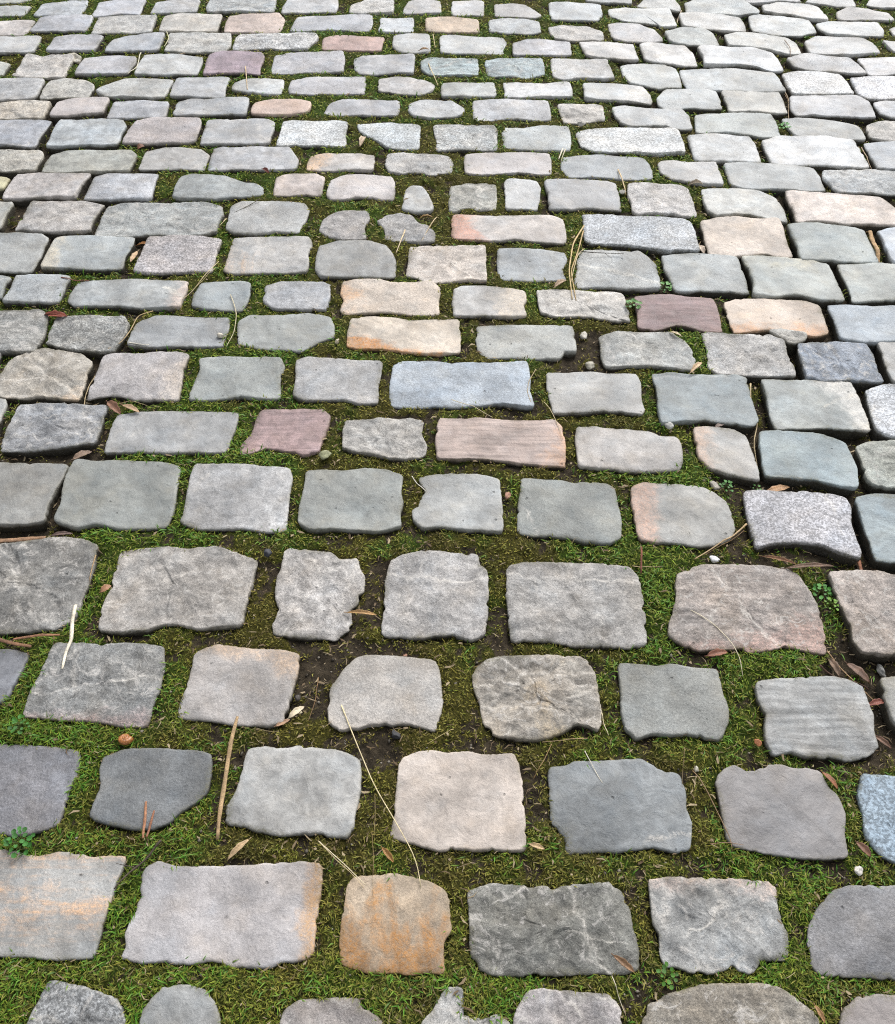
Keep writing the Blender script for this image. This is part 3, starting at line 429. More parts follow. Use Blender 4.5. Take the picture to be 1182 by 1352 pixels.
snail;-487.9,564.3;11.62;163,106,58;orange brown snail shell in the joint under the dark pointed sett
clover;-596.2,408.1;22.25;63,138,42;large cluster of clover leaves above the banded sett
clover;-645.9,580.9;16.40;75,143,44;small clover plant at the lower left by the dark pointed sett
clover;502.8,1674.7;20.26;106,168,78;little round-leaved weed left of the purple red sett
clover;524.0,1069.2;14.39;95,165,72;round-leaved seedling right of the pink-cornered sett
clover;583.9,1075.5;9.62;120,178,92;tiny seedling just above the white granite sett
clover;642.0,835.3;17.48;79,154,52;bright green weed right of the big pinkish sett, upper
clover;648.6,806.8;12.95;134,184,60;yellow green weed right of the big pinkish sett, lower
clover;947.1,2387.8;16.86;92,180,60;bright green seedling between two setts at upper right
clover;280.3,239.3;14.43;86,144,40;leafy weed at the lower left of the rough bluish sett
clover;417.5,1598.2;17.29;90,154,58;green weed left of the purple red sett, lower"""
# what grows in the joints: x, y (mm), moss cover, greenness, depth of the joint (mm)
JOINTS = """-524,206,1,0.9,8
-283,249,1,0.6,9
-87,223,1,0.8,9
-148,391,0.9,0.35,9
219,391,0.9,0.5,10
455,322,1,0.8,10
556,391,0.9,0.6,11
-447,322,0.9,0.7,10
-193,534,0.8,0.15,9
10,595,0.85,0.2,9
282,466,0.75,0.3,11
-416,583,0.9,0.5,10
-655,608,1,0.9,9
-216,660,0.5,0.1,11
35,743,0.8,0.4,10
-308,816,0.8,0.15,10
-142,816,0.5,0.1,11
-606,879,1,0.85,11
364,863,1,0.9,11
559,700,1,1,9
644,660,0.2,0.2,22
639,816,0.7,0.8,16
548,928,0.5,0.5,15
763,928,0.1,0.2,25
-524,928,1,0.9,10
-148,928,0.85,0.4,10
91,911,0.8,0.4,10
-45,1146,0.85,0.35,10
-497,1069,1,0.9,11
-570,1146,1,0.9,11
-776,962,0.2,0.2,20
-716,1146,0.2,0.2,18
-211,1227,0.85,0.4,10
-450,1314,0.9,0.8,11
-138,1270,0.8,0.3,10
192,1206,0.7,0.3,11
444,1107,1,0.9,11
593,1069,0.3,0.5,18
614,1227,0.3,0.3,21
825,1227,0.15,0.2,23
410,1270,0.8,0.6,12
174,1406,0.8,0.3,10
304,1430,0.35,0.1,12
530,1430,1,0.9,12
750,1406,0.1,0.2,26
-753,1406,0.3,0.4,18
-533,1430,0.9,0.8,12
-277,1454,0.9,0.5,11
-839,1609,0.7,0.6,16
-497,1609,0.9,0.7,13
-87,1609,0.8,0.4,11
450,1664,0.5,0.5,16
191,1692,0.85,0.5,12
658,1750,0.35,0.4,20
951,1905,0.3,0.4,21
-1037,1810,0.4,0.5,20
-749,1905,0.4,0.5,19
-303,1938,0.9,0.5,12
17,2005,0.8,0.3,11
444,2040,0.7,0.5,15
-695,2111,0.8,0.7,14
-962,2075,0.3,0.4,20
-189,2302,0.8,0.5,12
222,2224,0.8,0.5,12
537,2148,1,0.7,14
780,2471,0.5,0.5,18
1144,2607,0.35,0.4,20
-1172,2385,0.3,0.5,20
-676,2471,0.5,0.6,17
-424,2560,0.9,0.7,13
253,2752,0.9,0.6,12
735,2855,0.5,0.5,20
1412,2963,0.8,0.6,14
-1273,2803,0.8,0.7,16
-1420,3135,1,0.6,13
-990,2908,0.7,0.6,16
-339,2908,0.9,0.7,13
22,3076,0.95,0.6,12
516,3019,0.8,0.6,14
1035,3135,0.5,0.5,17"""
STONE_LABELS = {'b0': 'sett with level orange bands', 'b1': 'broad pale sett with an orange right edge', 'b2': 'orange stained squarish sett', 'b3': 'dark sett with a pale crack', 'b4': 'rough sett with a chipped right corner', 'c6': 'light blue granite sett at the right edge', 'e0': 'rough dark sett with white scratches', 'e2': 'pale broken sett with a chipped right side', 'f6': 'sett with a pink left corner', 'f7': 'white speckled granite sett', 'g2': 'red sett', 'g4': 'striped pinkish brown sett', 'h4': 'long blue granite sett', 'i4': 'white sett with an orange lower edge', 'j8': 'purple red sett', 'j9': 'white sett with orange stains', 'k2': 'lilac granite sett', 'k3': 'sett with a tan band down the middle', 'k7': 'grey sett with a pale vein', 'l5': 'long sett with a reddish left end', 'm5': 'small triangular sett', 'o4': 'white granite sett in the far middle', 'o5': 'white granite sett with a dark corner', 'o10': 'brightest white sett', 'p4': 'tan pink sett', 'r4': 'purple sett', 's5': 'reddish brown sett in the far rows', 't7': 'tan orange sett at the top', 'ix': 'small stone fragment wedged between setts', 'rx': 'small fragment beside a rugged sett'}

def lin(h):
    v = [int(q) / 255 for q in h.split(',')]
    return tuple(c / 12.92 if c <= .04045 else ((c + .055) / 1.055) ** 2.4 for c in v)

# ------------------------------------------------------------------ materials
def new_mat(name):
    m = bpy.data.materials.new(name)
    m.use_nodes = True
    nt = m.node_tree
    return m, nt.nodes, nt.links, nt.nodes['Principled BSDF']

class NB:
    """small helper for wiring nodes"""
    def __init__(self, nodes, links): self.n, self.l = nodes, links
    def _set(self, sock, v):
        if hasattr(v, 'is_output'): self.l.new(v, sock)
        else: sock.default_value = v
    def math(self, op, a, b=0.0, c=0.0, clamp=False):
        n = self.n.new('ShaderNodeMath'); n.operation = op; n.use_clamp = clamp
        for i, v in enumerate((a, b, c)): self._set(n.inputs[i], v)
        return n.outputs[0]
    def vmath(self, op, a, b=(0, 0, 0)):
        n = self.n.new('ShaderNodeVectorMath'); n.operation = op
        self._set(n.inputs[0], a)
        if op == 'SCALE': self._set(n.inputs['Scale'], b)
        else: self._set(n.inputs[1], b)
        return n.outputs['Value'] if op == 'DOT_PRODUCT' else n.outputs['Vector']
    def noise(self, vec, scale, detail=4, rough=.55, dist=0.0):
        n = self.n.new('ShaderNodeTexNoise')
        self.l.new(vec, n.inputs['Vector'])
        n.inputs['Scale'].default_value = scale
        n.inputs['Detail'].default_value = detail
        n.inputs['Roughness'].default_value = rough
        n.inputs['Distortion'].default_value = dist
        return n.outputs['Fac']
    def ramp(self, v, a, b, lo=0.0, hi=1.0):
        n = self.n.new('ShaderNodeMapRange'); n.interpolation_type = 'SMOOTHSTEP'
        self._set(n.inputs['Value'], v)
        for k, x in (('From Min', a), ('From Max', b), ('To Min', lo), ('To Max', hi)): self._set(n.inputs[k], x)
        return n.outputs['Result']
    def mix(self, fac, a, b, mode='MIX'):
        n = self.n.new('ShaderNodeMix'); n.data_type = 'RGBA'; n.blend_type = mode
        self._set(n.inputs['Factor'], fac)
        for s, v in ((n.inputs[6], a), (n.inputs[7], b)):
            self._set(s, v if hasattr(v, 'is_output') else (*v, 1))
        return n.outputs[2]
    def scale(self, col, f): return self.vmath('SCALE', col, f)
    def attr(self, name, kind='OBJECT'):
        n = self.n.new('ShaderNodeAttribute'); n.attribute_type = kind; n.attribute_name = name
        return n
    def sep(self, v):
        n = self.n.new('ShaderNodeSeparateXYZ'); self._set(n.inputs[0], v); return n.outputs

def noise_col(k, vec, scale):
    n = k.n.new('ShaderNodeTexNoise'); k.l.new(vec, n.inputs['Vector']); n.inputs['Scale'].default_value = scale
    return n.outputs['Color']

def stone_material():
    m, n, l, bs = new_mat('sett_stone')
    k = NB(n, l)
    tc = n.new('ShaderNodeTexCoord'); oi = n.new('ShaderNodeObjectInfo')
    off = k.vmath('SCALE', k.vmath('ADD', (13.7, 5.1, 9.3), (0, 0, 0)), oi.outputs['Random'])
    off = k.vmath('SCALE', off, 7.0)
    p = k.vmath('ADD', tc.outputs['Object'], off)
    tint = k.attr('tint').outputs['Color']; tint2 = k.attr('tint2').outputs['Color']
    kind = k.sep(k.attr('kind_v').outputs['Vector'])         # granite, rough, lined
    grit = k.attr('grit').outputs['Fac']
    vary = lambda f_: k.math('ADD', 1.0, k.math('MULTIPLY', grit, k.math('SUBTRACT', f_, 1.0)))
    lean = k.sep(k.attr('stain_lean').outputs['Vector'])     # dx, dy, threshold
    ssc = k.attr('stain_scale').outputs['Vector']
    half = k.attr('half').outputs['Vector']
    rim = k.attr('rim', 'GEOMETRY').outputs['Fac']
    big = k.noise(p, 11, 4, .6, .4); mid = k.noise(p, 48, 6, .68, .5); fine = k.noise(p, 260, 4, .75)
    grain = k.noise(p, 700, 2, .6)
    # stain
    uv = k.sep(k.vmath('DIVIDE', tc.outputs['Object'], half))
    sp = k.vmath('MULTIPLY', p, ssc)
    sn = k.noise(sp, 1.0, 5, .6, .35)
    sm = k.math('ADD', k.math('MULTIPLY', k.math('SUBTRACT', sn, .5), 2.2),
                k.math('ADD', k.math('MULTIPLY', uv[0], lean[0]), k.math('MULTIPLY', uv[1], lean[1])))
    sm = k.math('SUBTRACT', sm, lean[2])
    sm = k.math('ADD', sm, k.math('MULTIPLY', k.math('SUBTRACT', mid, .5), .8))
    sm = k.math('MULTIPLY', k.ramp(sm, -.2, .32), k.ramp(fine, .3, .65, .35, 1.0), clamp=True)
    col = k.mix(sm, tint, tint2)
    # a pale vein or healed crack running across some stones
    va = k.attr('vein_from').outputs['Vector']; vb = k.attr('vein_to').outputs['Vector']
    wobble = k.vmath('SCALE', k.vmath('SUBTRACT', noise_col(k, p, 30), (.5, .5, .5)), .022)
    q_ = k.vmath('ADD', k.vmath('MULTIPLY', tc.outputs['Object'], (1, 1, 0)), k.vmath('MULTIPLY', wobble, (1, 1, 0)))
    ab = k.vmath('SUBTRACT', vb, va); aq = k.vmath('SUBTRACT', q_, va)
    tt = k.math('DIVIDE', k.vmath('DOT_PRODUCT', aq, ab), k.math('ADD', k.vmath('DOT_PRODUCT', ab, ab), 1e-6), clamp=True)
    dv = k.vmath('SUBTRACT', aq, k.vmath('SCALE', ab, tt))
    vd = k.math('SQRT', k.vmath('DOT_PRODUCT', dv, dv))
    vw = k.attr('vein_width').outputs['Fac']
    vein = k.math('MULTIPLY', k.ramp(vd, vw, k.math('MULTIPLY', vw, .3)), k.ramp(fine, .35, .6, .1, .62))
    col = k.mix(vein, col, (.56, .54, .49))
    # tone drift, warm and cool clouds
    hue = k.noise(k.vmath('ADD', p, (3.1, 7.7, 1.3)), 17, 3, .6)
    col = k.mix(k.ramp(hue, .5, .72, 0, .38), col, k.vmath('MULTIPLY', col, (1.10, 1.0, .87)))
    col = k.mix(k.ramp(hue, .5, .30, 0, .5), col, k.vmath('MULTIPLY', col, (.93, 1.0, 1.07)))
    f = k.ramp(big, .3, .7, .76, 1.22)
    f = k.math('MULTIPLY', f, k.math('ADD', 1.0, k.math('MULTIPLY', k.attr('mottle').outputs['Fac'], k.math('SUBTRACT', k.ramp(mid, .3, .7, .70, 1.30), 1.0))))
    f = k.math('MULTIPLY', f, vary(k.ramp(fine, .3, .7, .70, 1.30)))
    f = k.math('MULTIPLY', f, vary(k.ramp(grain, .3, .7, .80, 1.20)))
    # crystals of the granites
    vo = n.new('ShaderNodeTexVoronoi'); vo.feature = 'F1'
    l.new(p, vo.inputs['Vector']); vo.inputs['Scale'].default_value = 330
    cr = k.sep(vo.outputs['Color'])[0]
    g = k.ramp(cr, .15, .85, .66, 1.28)
    f = k.math('MULTIPLY', f, k.math('ADD', 1.0, k.math('MULTIPLY', kind[0], k.math('SUBTRACT', g, 1.0))))
    # bedding lines
    lp = k.vmath('MULTIPLY', p, (9, 130, 60))
    ln = k.ramp(k.noise(lp, 1.0, 3, .6, .6), .3, .7, .80, 1.18)
    f = k.math('MULTIPLY', f, k.math('ADD', 1.0, k.math('MULTIPLY', kind[2], k.math('SUBTRACT', ln, 1.0))))
    # pale scuffs on the rough ones
    scn = k.noise(p, 38, 8, .78, 1.2)
    scuff = k.math('MULTIPLY', k.ramp(scn, .53, .62), k.math('MULTIPLY', kind[1], .6))
    # pits
    pv = n.new('ShaderNodeTexVoronoi'); pv.feature = 'F1'
    l.new(k.vmath('ADD', p, k.vmath('SCALE', k.vmath('ADD', (1, 1, 0), (0, 0, 0)), k.math('MULTIPLY', mid, .012))), pv.inputs['Vector'])
    pv.inputs['Scale'].default_value = 42
    pit = k.math('MULTIPLY', k.ramp(pv.outputs['Distance'], .13, .05), k.ramp(k.sep(pv.outputs['Color'])[1], .78, .84))
    f = k.math('MULTIPLY', f, k.math('SUBTRACT', 1.0, k.math('MULTIPLY', pit, .5)))
    col = k.scale(col, f)
    col = k.mix(scuff, col, (.55, .53, .50))
    flake = k.attr('flake', 'GEOMETRY').outputs['Fac']
    col = k.mix(k.math('MULTIPLY', flake, k.ramp(fine, .35, .6, .1, .75)), col, (.66, .63, .58))
    # worn paler arris, soil on the buried sides darkened further as painted shade
    rn = k.math('ADD', rim, k.math('MULTIPLY', k.math('SUBTRACT', mid, .5), .016))
    worn = k.math('MULTIPLY', k.ramp(rn, .005, .0005), .32)
    col = k.mix(worn, col, k.vmath('MULTIPLY', col, (1.34, 1.28, 1.18)))
    creep = k.math('MULTIPLY', k.ramp(k.math('ADD', rim, k.math('MULTIPLY', k.math('SUBTRACT', big, .5), .05)), .007, -.006), k.ramp(fine, .4, .62, 0, .75))
    col = k.mix(creep, col, (.105, .098, .045))
    dirt_shade = k.math('MULTIPLY', k.ramp(k.math('ADD', rim, k.math('MULTIPLY', k.math('SUBTRACT', big, .5), .02)), -.0005, -.007), .86)
    col = k.mix(dirt_shade, col, (.040, .034, .022))
    l.new(col, bs.inputs['Base Color'])
    l.new(k.ramp(mid, .3, .7, .5, .68), bs.inputs['Roughness'])
    bs.inputs['Specular IOR Level'].default_value = .42
    hgt = k.math('ADD', k.math('MULTIPLY', mid, 1.0), k.math('MULTIPLY', fine, k.math('MULTIPLY', grit, .55)))
    hgt = k.math('ADD', hgt, k.math('MULTIPLY', grain, .10))
    hgt = k.math('ADD', hgt, k.math('MULTIPLY', scn, k.math('MULTIPLY', kind[1], 1.2)))
    hgt = k.math('SUBTRACT', hgt, k.math('MULTIPLY', pit, .5))
    bp = n.new('ShaderNodeBump')
    bp.inputs['Strength'].default_value = .7; bp.inputs['Distance'].default_value = .0042
    l.new(hgt, bp.inputs['Height']); l.new(bp.outputs[0], bs.inputs['Normal'])
    return m

def soil_material():
    m, n, l, bs = new_mat('joint_soil')
    k = NB(n, l)
    tc = n.new('ShaderNodeTexCoord'); p = tc.outputs['Object']
    moss = k.attr('moss', 'GEOMETRY').outputs['Fac']; green = k.attr('green', 'GEOMETRY').outputs['Fac']
    a = k.noise(p, 60, 6, .7); b = k.noise(p, 300, 4, .7); c = k.noise(p, 14, 3, .6)
    soil = k.mix(k.ramp(a, .3, .7), (.020, .016, .011), (.072, .057, .038))
    soil = k.mix(k.ramp(b, .58, .74, 0, .5), soil, (.15, .13, .10))
    olive = k.mix(k.ramp(b, .3, .7), (.016, .016, .004), (.085, .078, .014))
    fresh = k.mix(k.ramp(b, .3, .7), (.012, .026, .004), (.060, .095, .010))
    mo = k.mix(k.ramp(k.math('ADD', green, k.math('SUBTRACT', c, .5)), .3, .75), olive, fresh)
    cover = k.ramp(k.math('ADD', moss, k.math('MULTIPLY', k.math('SUBTRACT', a, .5), 1.1)), .42, .62)
    l.new(k.mix(cover, soil, mo), bs.inputs['Base Color'])
    bs.inputs['Roughness'].default_value = .95
    bs.inputs['Specular IOR Level'].default_value = .15
    bp = n.new('ShaderNodeBump'); bp.inputs['Strength'].default_value = .9; bp.inputs['Distance'].default_value = .006
    l.new(k.math('ADD', a, k.math('MULTIPLY', b, .6)), bp.inputs['Height']); l.new(bp.outputs[0], bs.inputs['Normal'])
    return m

def field_material():
    m, n, l, bs = new_mat('ground_earth')
    k = NB(n, l)
    p = n.new('ShaderNodeTexCoord').outputs['Object']
    a = k.noise(p, 3, 6, .65); b = k.noise(p, 40, 5, .7)
    l.new(k.mix(k.ramp(k.math('ADD', a, k.math('MULTIPLY', k.math('SUBTRACT', b, .5), .6)), .35, .65), (.19, .185, .175), (.075, .095, .03)), bs.inputs['Base Color'])
    bs.inputs['Roughness'].default_value = .9
    return m

def blade_material(name, rough=.55, trans=.25):
    m, n, l, bs = new_mat(name)
    k = NB(n, l)
    col = k.attr('col', 'GEOMETRY').outputs['Color']
    l.new(col, bs.inputs['Base Color'])
    bs.inputs['Roughness'].default_value = rough
    bs.inputs['Specular IOR Level'].default_value = .3
    if trans:
        t = n.new('ShaderNodeBsdfTranslucent'); l.new(col, t.inputs['Color'])
        mx = n.new('ShaderNodeMixShader'); mx.inputs[0].default_value = trans
        l.new(bs.outputs[0], mx.inputs[1]); l.new(t.outputs[0], mx.inputs[2])
        l.new(mx.outputs[0], n['Material Output'].inputs['Surface'])
    return m

def tinted_material(name, grain=(30, 300), rough=.7, contrast=.35):
    """colour from the object, with fibres or mottling of its own"""
    m, n, l, bs = new_mat(name)
    k = NB(n, l)
    p = n.new('ShaderNodeTexCoord').outputs['Object']
    tint = k.attr('tint').outputs['Color']
    a = k.noise(p, grain[0], 4, .6); b = k.noise(p, grain[1], 4, .7)
    f = k.math('MULTIPLY', k.ramp(a, .25, .75, 1 - contrast, 1 + contrast), k.ramp(b, .25, .75, 1 - contrast, 1 + contrast))
    l.new(k.scale(tint, f), bs.inputs['Base Color'])
    bs.inputs['Roughness'].default_value = rough
    bp = n.new('ShaderNodeBump'); bp.inputs['Strength'].default_value = .5; bp.inputs['Distance'].default_value = .001
    l.new(b, bp.inputs['Height']); l.new(bp.outputs[0], bs.inputs['Normal'])
    return m

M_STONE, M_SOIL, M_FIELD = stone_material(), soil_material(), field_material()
M_MOSS, M_GRASS, M_LITTER = blade_material('moss_fibres', .7, .2), blade_material('grass_blades', .5, .3), blade_material('litter_bits', .75, 0)
M_STRAW, M_WOOD = tinted_material('dry_straw', (60, 500), .5, .22), tinted_material('bark_wood', (80, 700), .8, .4)
M_LEAF, M_PEBBLE = tinted_material('dead_leaf', (90, 600), .55, .35), tinted_material('pebble_stone', (90, 500), .6, .3)
M_WEED, M_SHELL = tinted_material('weed_leaf', (120, 600), .45, .25), tinted_material('shell', (160, 400), .3, .4)

def mesh_from(name, verts, faces, mat, smooth=True):
    me = bpy.data.meshes.new(name)
    me.from_pydata(verts, [], faces)
    me.materials.append(mat)
    if smooth: me.polygons.foreach_set('use_smooth', np.ones(len(me.polygons), bool))
    me.update()
    return me

def link(name, me, parent=None, loc=(0, 0, 0)):
    o = bpy.data.objects.new(name, me)
    C.objects.link(o)
    o.location = loc
    if parent: o.parent = parent
    return o

# ------------------------------------------------------------------ read the stones
class Stone: pass
stones = []
for i, row in enumerate(STONES.strip().split('\n')):
    idn, kind, hexc, stain, pts = row.split(';')
    s = Stone(); s.id = idn; s.kind = kind; s.tint = lin(hexc)
    s.pts = np.array([[float(v) for v in q.split(',')] for q in pts.split()]) / 1000
    s.stain = stain.split() if stain else None
    stones.append(s)

def extra_outlines():
    """the paving goes on past the frame: further stones along each course and further courses"""
    rows = {}
    for s in stones: rows.setdefault(s.id[0], []).append(s)
    out, courses = [], []
    for r, ss in rows.items():
        full = [s for s in ss if 'x' not in s.id[1:] and not s.id.endswith('00')]
        cx = np.array([s.pts[:, 0].mean() for s in full]); cy = np.array([s.pts[:, 1].mean() for s in full])
        k, b = np.polyfit(cx, cy, 1)
        dep = np.median([np.ptp(s.pts[:, 1]) for s in full])
        courses.append((b, k, dep, min(s.pts[:, 0].min() for s in ss) - (.13 if r == 'a' else 0), max(s.pts[:, 0].max() for s in ss)))
    courses.sort()
    def run(b, k, dep, x, end, sgn):
        while sgn * (end - x) > 0:
            w = random.uniform(.12, .20); x0 = x + sgn * .022; x1 = x0 + sgn * w
            lo, hi = min(x0, x1), max(x0, x1)
            ym = b + k * (lo + hi) / 2; h = dep / 2
            j = lambda a=.006: random.uniform(-a, a)
            out.append(np.array([[lo + j(), ym - h + j()], [lo + w * .5, ym - h + j()], [hi + j(), ym - h + j()], [hi + j(.004), ym],
                                 [hi + j(), ym + h + j()], [lo + w * .5, ym + h + j()], [lo + j(), ym + h + j()], [lo + j(.004), ym]]))
            x = x1
    for b, k, dep, x0, x1 in courses:
        run(b, k, dep, x0, -2.25, -1); run(b, k, dep, x1, 2.25, 1)
    b, k, dep = courses[-1][0], courses[-1][1], .11
    for q in range(9):
        b += .145; run(b, k, dep, -2.25 + random.uniform(0, .1), 2.25, 1)
    b, k = courses[0][0], courses[0][1]
    for q in range(4):
        b -= .145; run(b, k, dep, -2.25 + random.uniform(0, .1), 2.25, 1)
    return out
extras = extra_outlines()

# ------------------------------------------------------------------ maps of the joints
CELL = .004
X0, X1, Y0, Y1 = -2.4, 2.4, -.55, 4.7
NX, NY = int((X1 - X0) / CELL), int((Y1 - Y0) / CELL)
mask = np.zeros((NY, NX), np.float32)
def fill(poly):
    ix0 = max(0, int((poly[:, 0].min() - X0) / CELL)); ix1 = min(NX, int((poly[:, 0].max() - X0) / CELL) + 2)
    iy0 = max(0, int((poly[:, 1].min() - Y0) / CELL)); iy1 = min(NY, int((poly[:, 1].max() - Y0) / CELL) + 2)
    if ix1 <= ix0 or iy1 <= iy0: return
    gx, gy = np.meshgrid(X0 + (np.arange(ix0, ix1) + .5) * CELL, Y0 + (np.arange(iy0, iy1) + .5) * CELL)
    ins = np.zeros(gx.shape, bool)
    x, y = poly[:, 0], poly[:, 1]
    for a in range(len(poly)):
        b = a - 1
        if abs(y[b] - y[a]) < 1e-12: continue
        c = ((y[a] > gy) != (y[b] > gy)) & (gx < (x[b] - x[a]) * (gy - y[a]) / (y[b] - y[a]) + x[a])
        ins ^= c
    mask[iy0:iy1, ix0:ix1][ins] = 1
for s in stones: fill(s.pts)
for e in extras: fill(e)
def blur(a, r):
    for ax in (0, 1):
        pad = [(0, 0), (0, 0)]; pad[ax] = (r + 1, r)
        c = np.cumsum(np.pad(a, pad, mode='edge'), axis=ax, dtype=np.float64)
        n = a.shape[ax]
        hi = np.take(c, np.arange(n) + 2 * r + 1, axis=ax); lo = np.take(c, np.arange(n), axis=ax)
        a = ((hi - lo) / (2 * r + 1)).astype(np.float32)
    return a
soft = blur(blur(mask, 2), 2)                   # 1 inside a stone, falling across its edge
J = np.array([[float(v) for v in r.split(',')] for r in JOINTS.strip().split('\n')])
def joint_props(x, y):
    """moss cover, greenness, depth at points, blended from the surveyed spots"""
    num = np.zeros((3,) + x.shape, np.float32); den = np.zeros(x.shape, np.float32)
    for jx, jy, *v in J:
        d2 = (x - jx / 1000) ** 2 + (y - jy / 1000) ** 2 + 4e-4
        w = 1 / d2 ** 1.6
        den += w
        for q in range(3): num[q] += w * v[q]
    num /= den
    return num[0], num[1], num[2] / 1000
def hash_noise(x, y, f, seed):
    """smooth value noise, 0..1"""
    r = np.random.default_rng(seed).random((128, 128)).astype(np.float32)
    u, v = x * f, y * f
    iu, iv = np.floor(u).astype(int), np.floor(v).astype(int)
    fu, fv = u - iu, v - iv
    fu, fv = fu * fu * (3 - 2 * fu), fv * fv * (3 - 2 * fv)
    g = lambda a, b: r[(iv + b) % 128, (iu + a) % 128]
    return (g(0, 0) * (1 - fu) + g(1, 0) * fu) * (1 - fv) + (g(0, 1) * (1 - fu) + g(1, 1) * fu) * fv
def fbm(x, y, f, seed):
    return (hash_noise(x, y, f, seed) * .5 + hash_noise(x, y, f * 2.1, seed + 1) * .3 + hash_noise(x, y, f * 4.3, seed + 2) * .2)
def sample(img, x, y):
    ix = np.clip(((x - X0) / CELL).astype(int), 0, NX - 1); iy = np.clip(((y - Y0) / CELL).astype(int), 0, NY - 1)
    return img[iy, ix]
def moss_cover(x, y):
    c, g, d = joint_props(x, y)
    n = fbm(x, y, 24, 5) * .6 + fbm(x, y, 75, 31) * .4
    c = np.clip(c - .13 + .12 * np.clip(y - .7, 0, 1) * (c > .5) + .10 * np.clip(g - .4, -.4, .6) + (n - .5) * 2.6, 0, 1)
    g = np.clip(g + (fbm(x, y, 16, 9) - .5) * 1.0, 0, 1)
    d = d - .0045 * np.clip(y - .8, 0, 1) * np.clip((c - .3) * 2.5, 0, 1)
    return c, g, np.where(d > .016, .016 + (d - .016) * 1.5, d)
def soil_height(x, y, c, d):
    inside = sample(soft, x, y)
    z = -d - .005 + c * .004 + np.clip(.75 - inside, 0, .75) * c * .008 + (fbm(x, y, 70, 21) - .5) * .008
    return z - np.clip(inside - .55, 0, 1) * .05

# ------------------------------------------------------------------ ground and joint bed
def big_ground():
    n, R = 24, 60
    vs_, fs = [], []
    xs = np.linspace(-R, R, n)
    for y in xs:
        for x in xs: vs_.append((x, y, -.13))
    for j in range(n - 1):
        for i in range(n - 1):
            a = j * n + i; fs.append((a, a + 1, a + n + 1, a + n))
    o = link('ground', mesh_from('ground', vs_, fs, M_FIELD))
    o['kind'] = 'structure'; o['label'] = 'earth ground reaching away under and around the paving'
big_ground()

xs = np.concatenate([np.arange(-2.39, -1.25, .016), np.arange(-1.25, 1.25, .007), np.arange(1.25, 2.39, .016)])
ys = [-.54]
while ys[-1] < 4.68: ys.append(ys[-1] + (.010 if ys[-1] < .15 else .0045 + .0024 * max(0, ys[-1])))
ys = np.array(ys)
gx, gy = np.meshgrid(xs, ys)
gc, gg, gd = moss_cover(gx, gy)
gz = soil_height(gx, gy, gc, gd)
bed = bpy.data.meshes.new('cobbled_street')
nx, ny = len(xs), len(ys)
idx = np.arange(nx * ny).reshape(ny, nx)
quads = np.stack([idx[:-1, :-1], idx[:-1, 1:], idx[1:, 1:], idx[1:, :-1]], -1).reshape(-1, 4)
qin = sample(soft, gx, gy) > .985
keep = ~(qin[:-1, :-1] & qin[:-1, 1:] & qin[1:, 1:] & qin[1:, :-1]).reshape(-1)
quads = quads[keep]
def fast_mesh(me, verts, loops, sizes, mat, attrs, smooth=True):
    me.vertices.add(len(verts)); me.vertices.foreach_set('co', verts.astype(np.float32).ravel())
    me.loops.add(len(loops)); me.loops.foreach_set('vertex_index', loops.astype(np.int32).ravel())
    me.polygons.add(len(sizes))
    me.polygons.foreach_set('loop_start', np.concatenate([[0], np.cumsum(sizes)[:-1]]).astype(np.int32))
    me.polygons.foreach_set('loop_total', np.asarray(sizes, np.int32))
    if smooth: me.polygons.foreach_set('use_smooth', np.ones(len(sizes), bool))
    me.materials.append(mat)
    for nme, typ, dat in attrs:
        a = me.attributes.new(nme, typ, 'POINT')
        a.data.foreach_set('color' if typ == 'FLOAT_COLOR' else 'value', dat.astype(np.float32).ravel())
    me.update(calc_edges=True)
    me.validate()
fast_mesh(bed, np.stack([gx, gy, gz], -1).reshape(-1, 3), quads.ravel(), np.full(len(quads), 4), M_SOIL,
          [('moss', 'FLOAT', gc), ('green', 'FLOAT', gg)])
street = link('cobbled_street', bed)
street['kind'] = 'structure'
street['label'] = 'old cobbled street of grey setts with mossy earth joints'

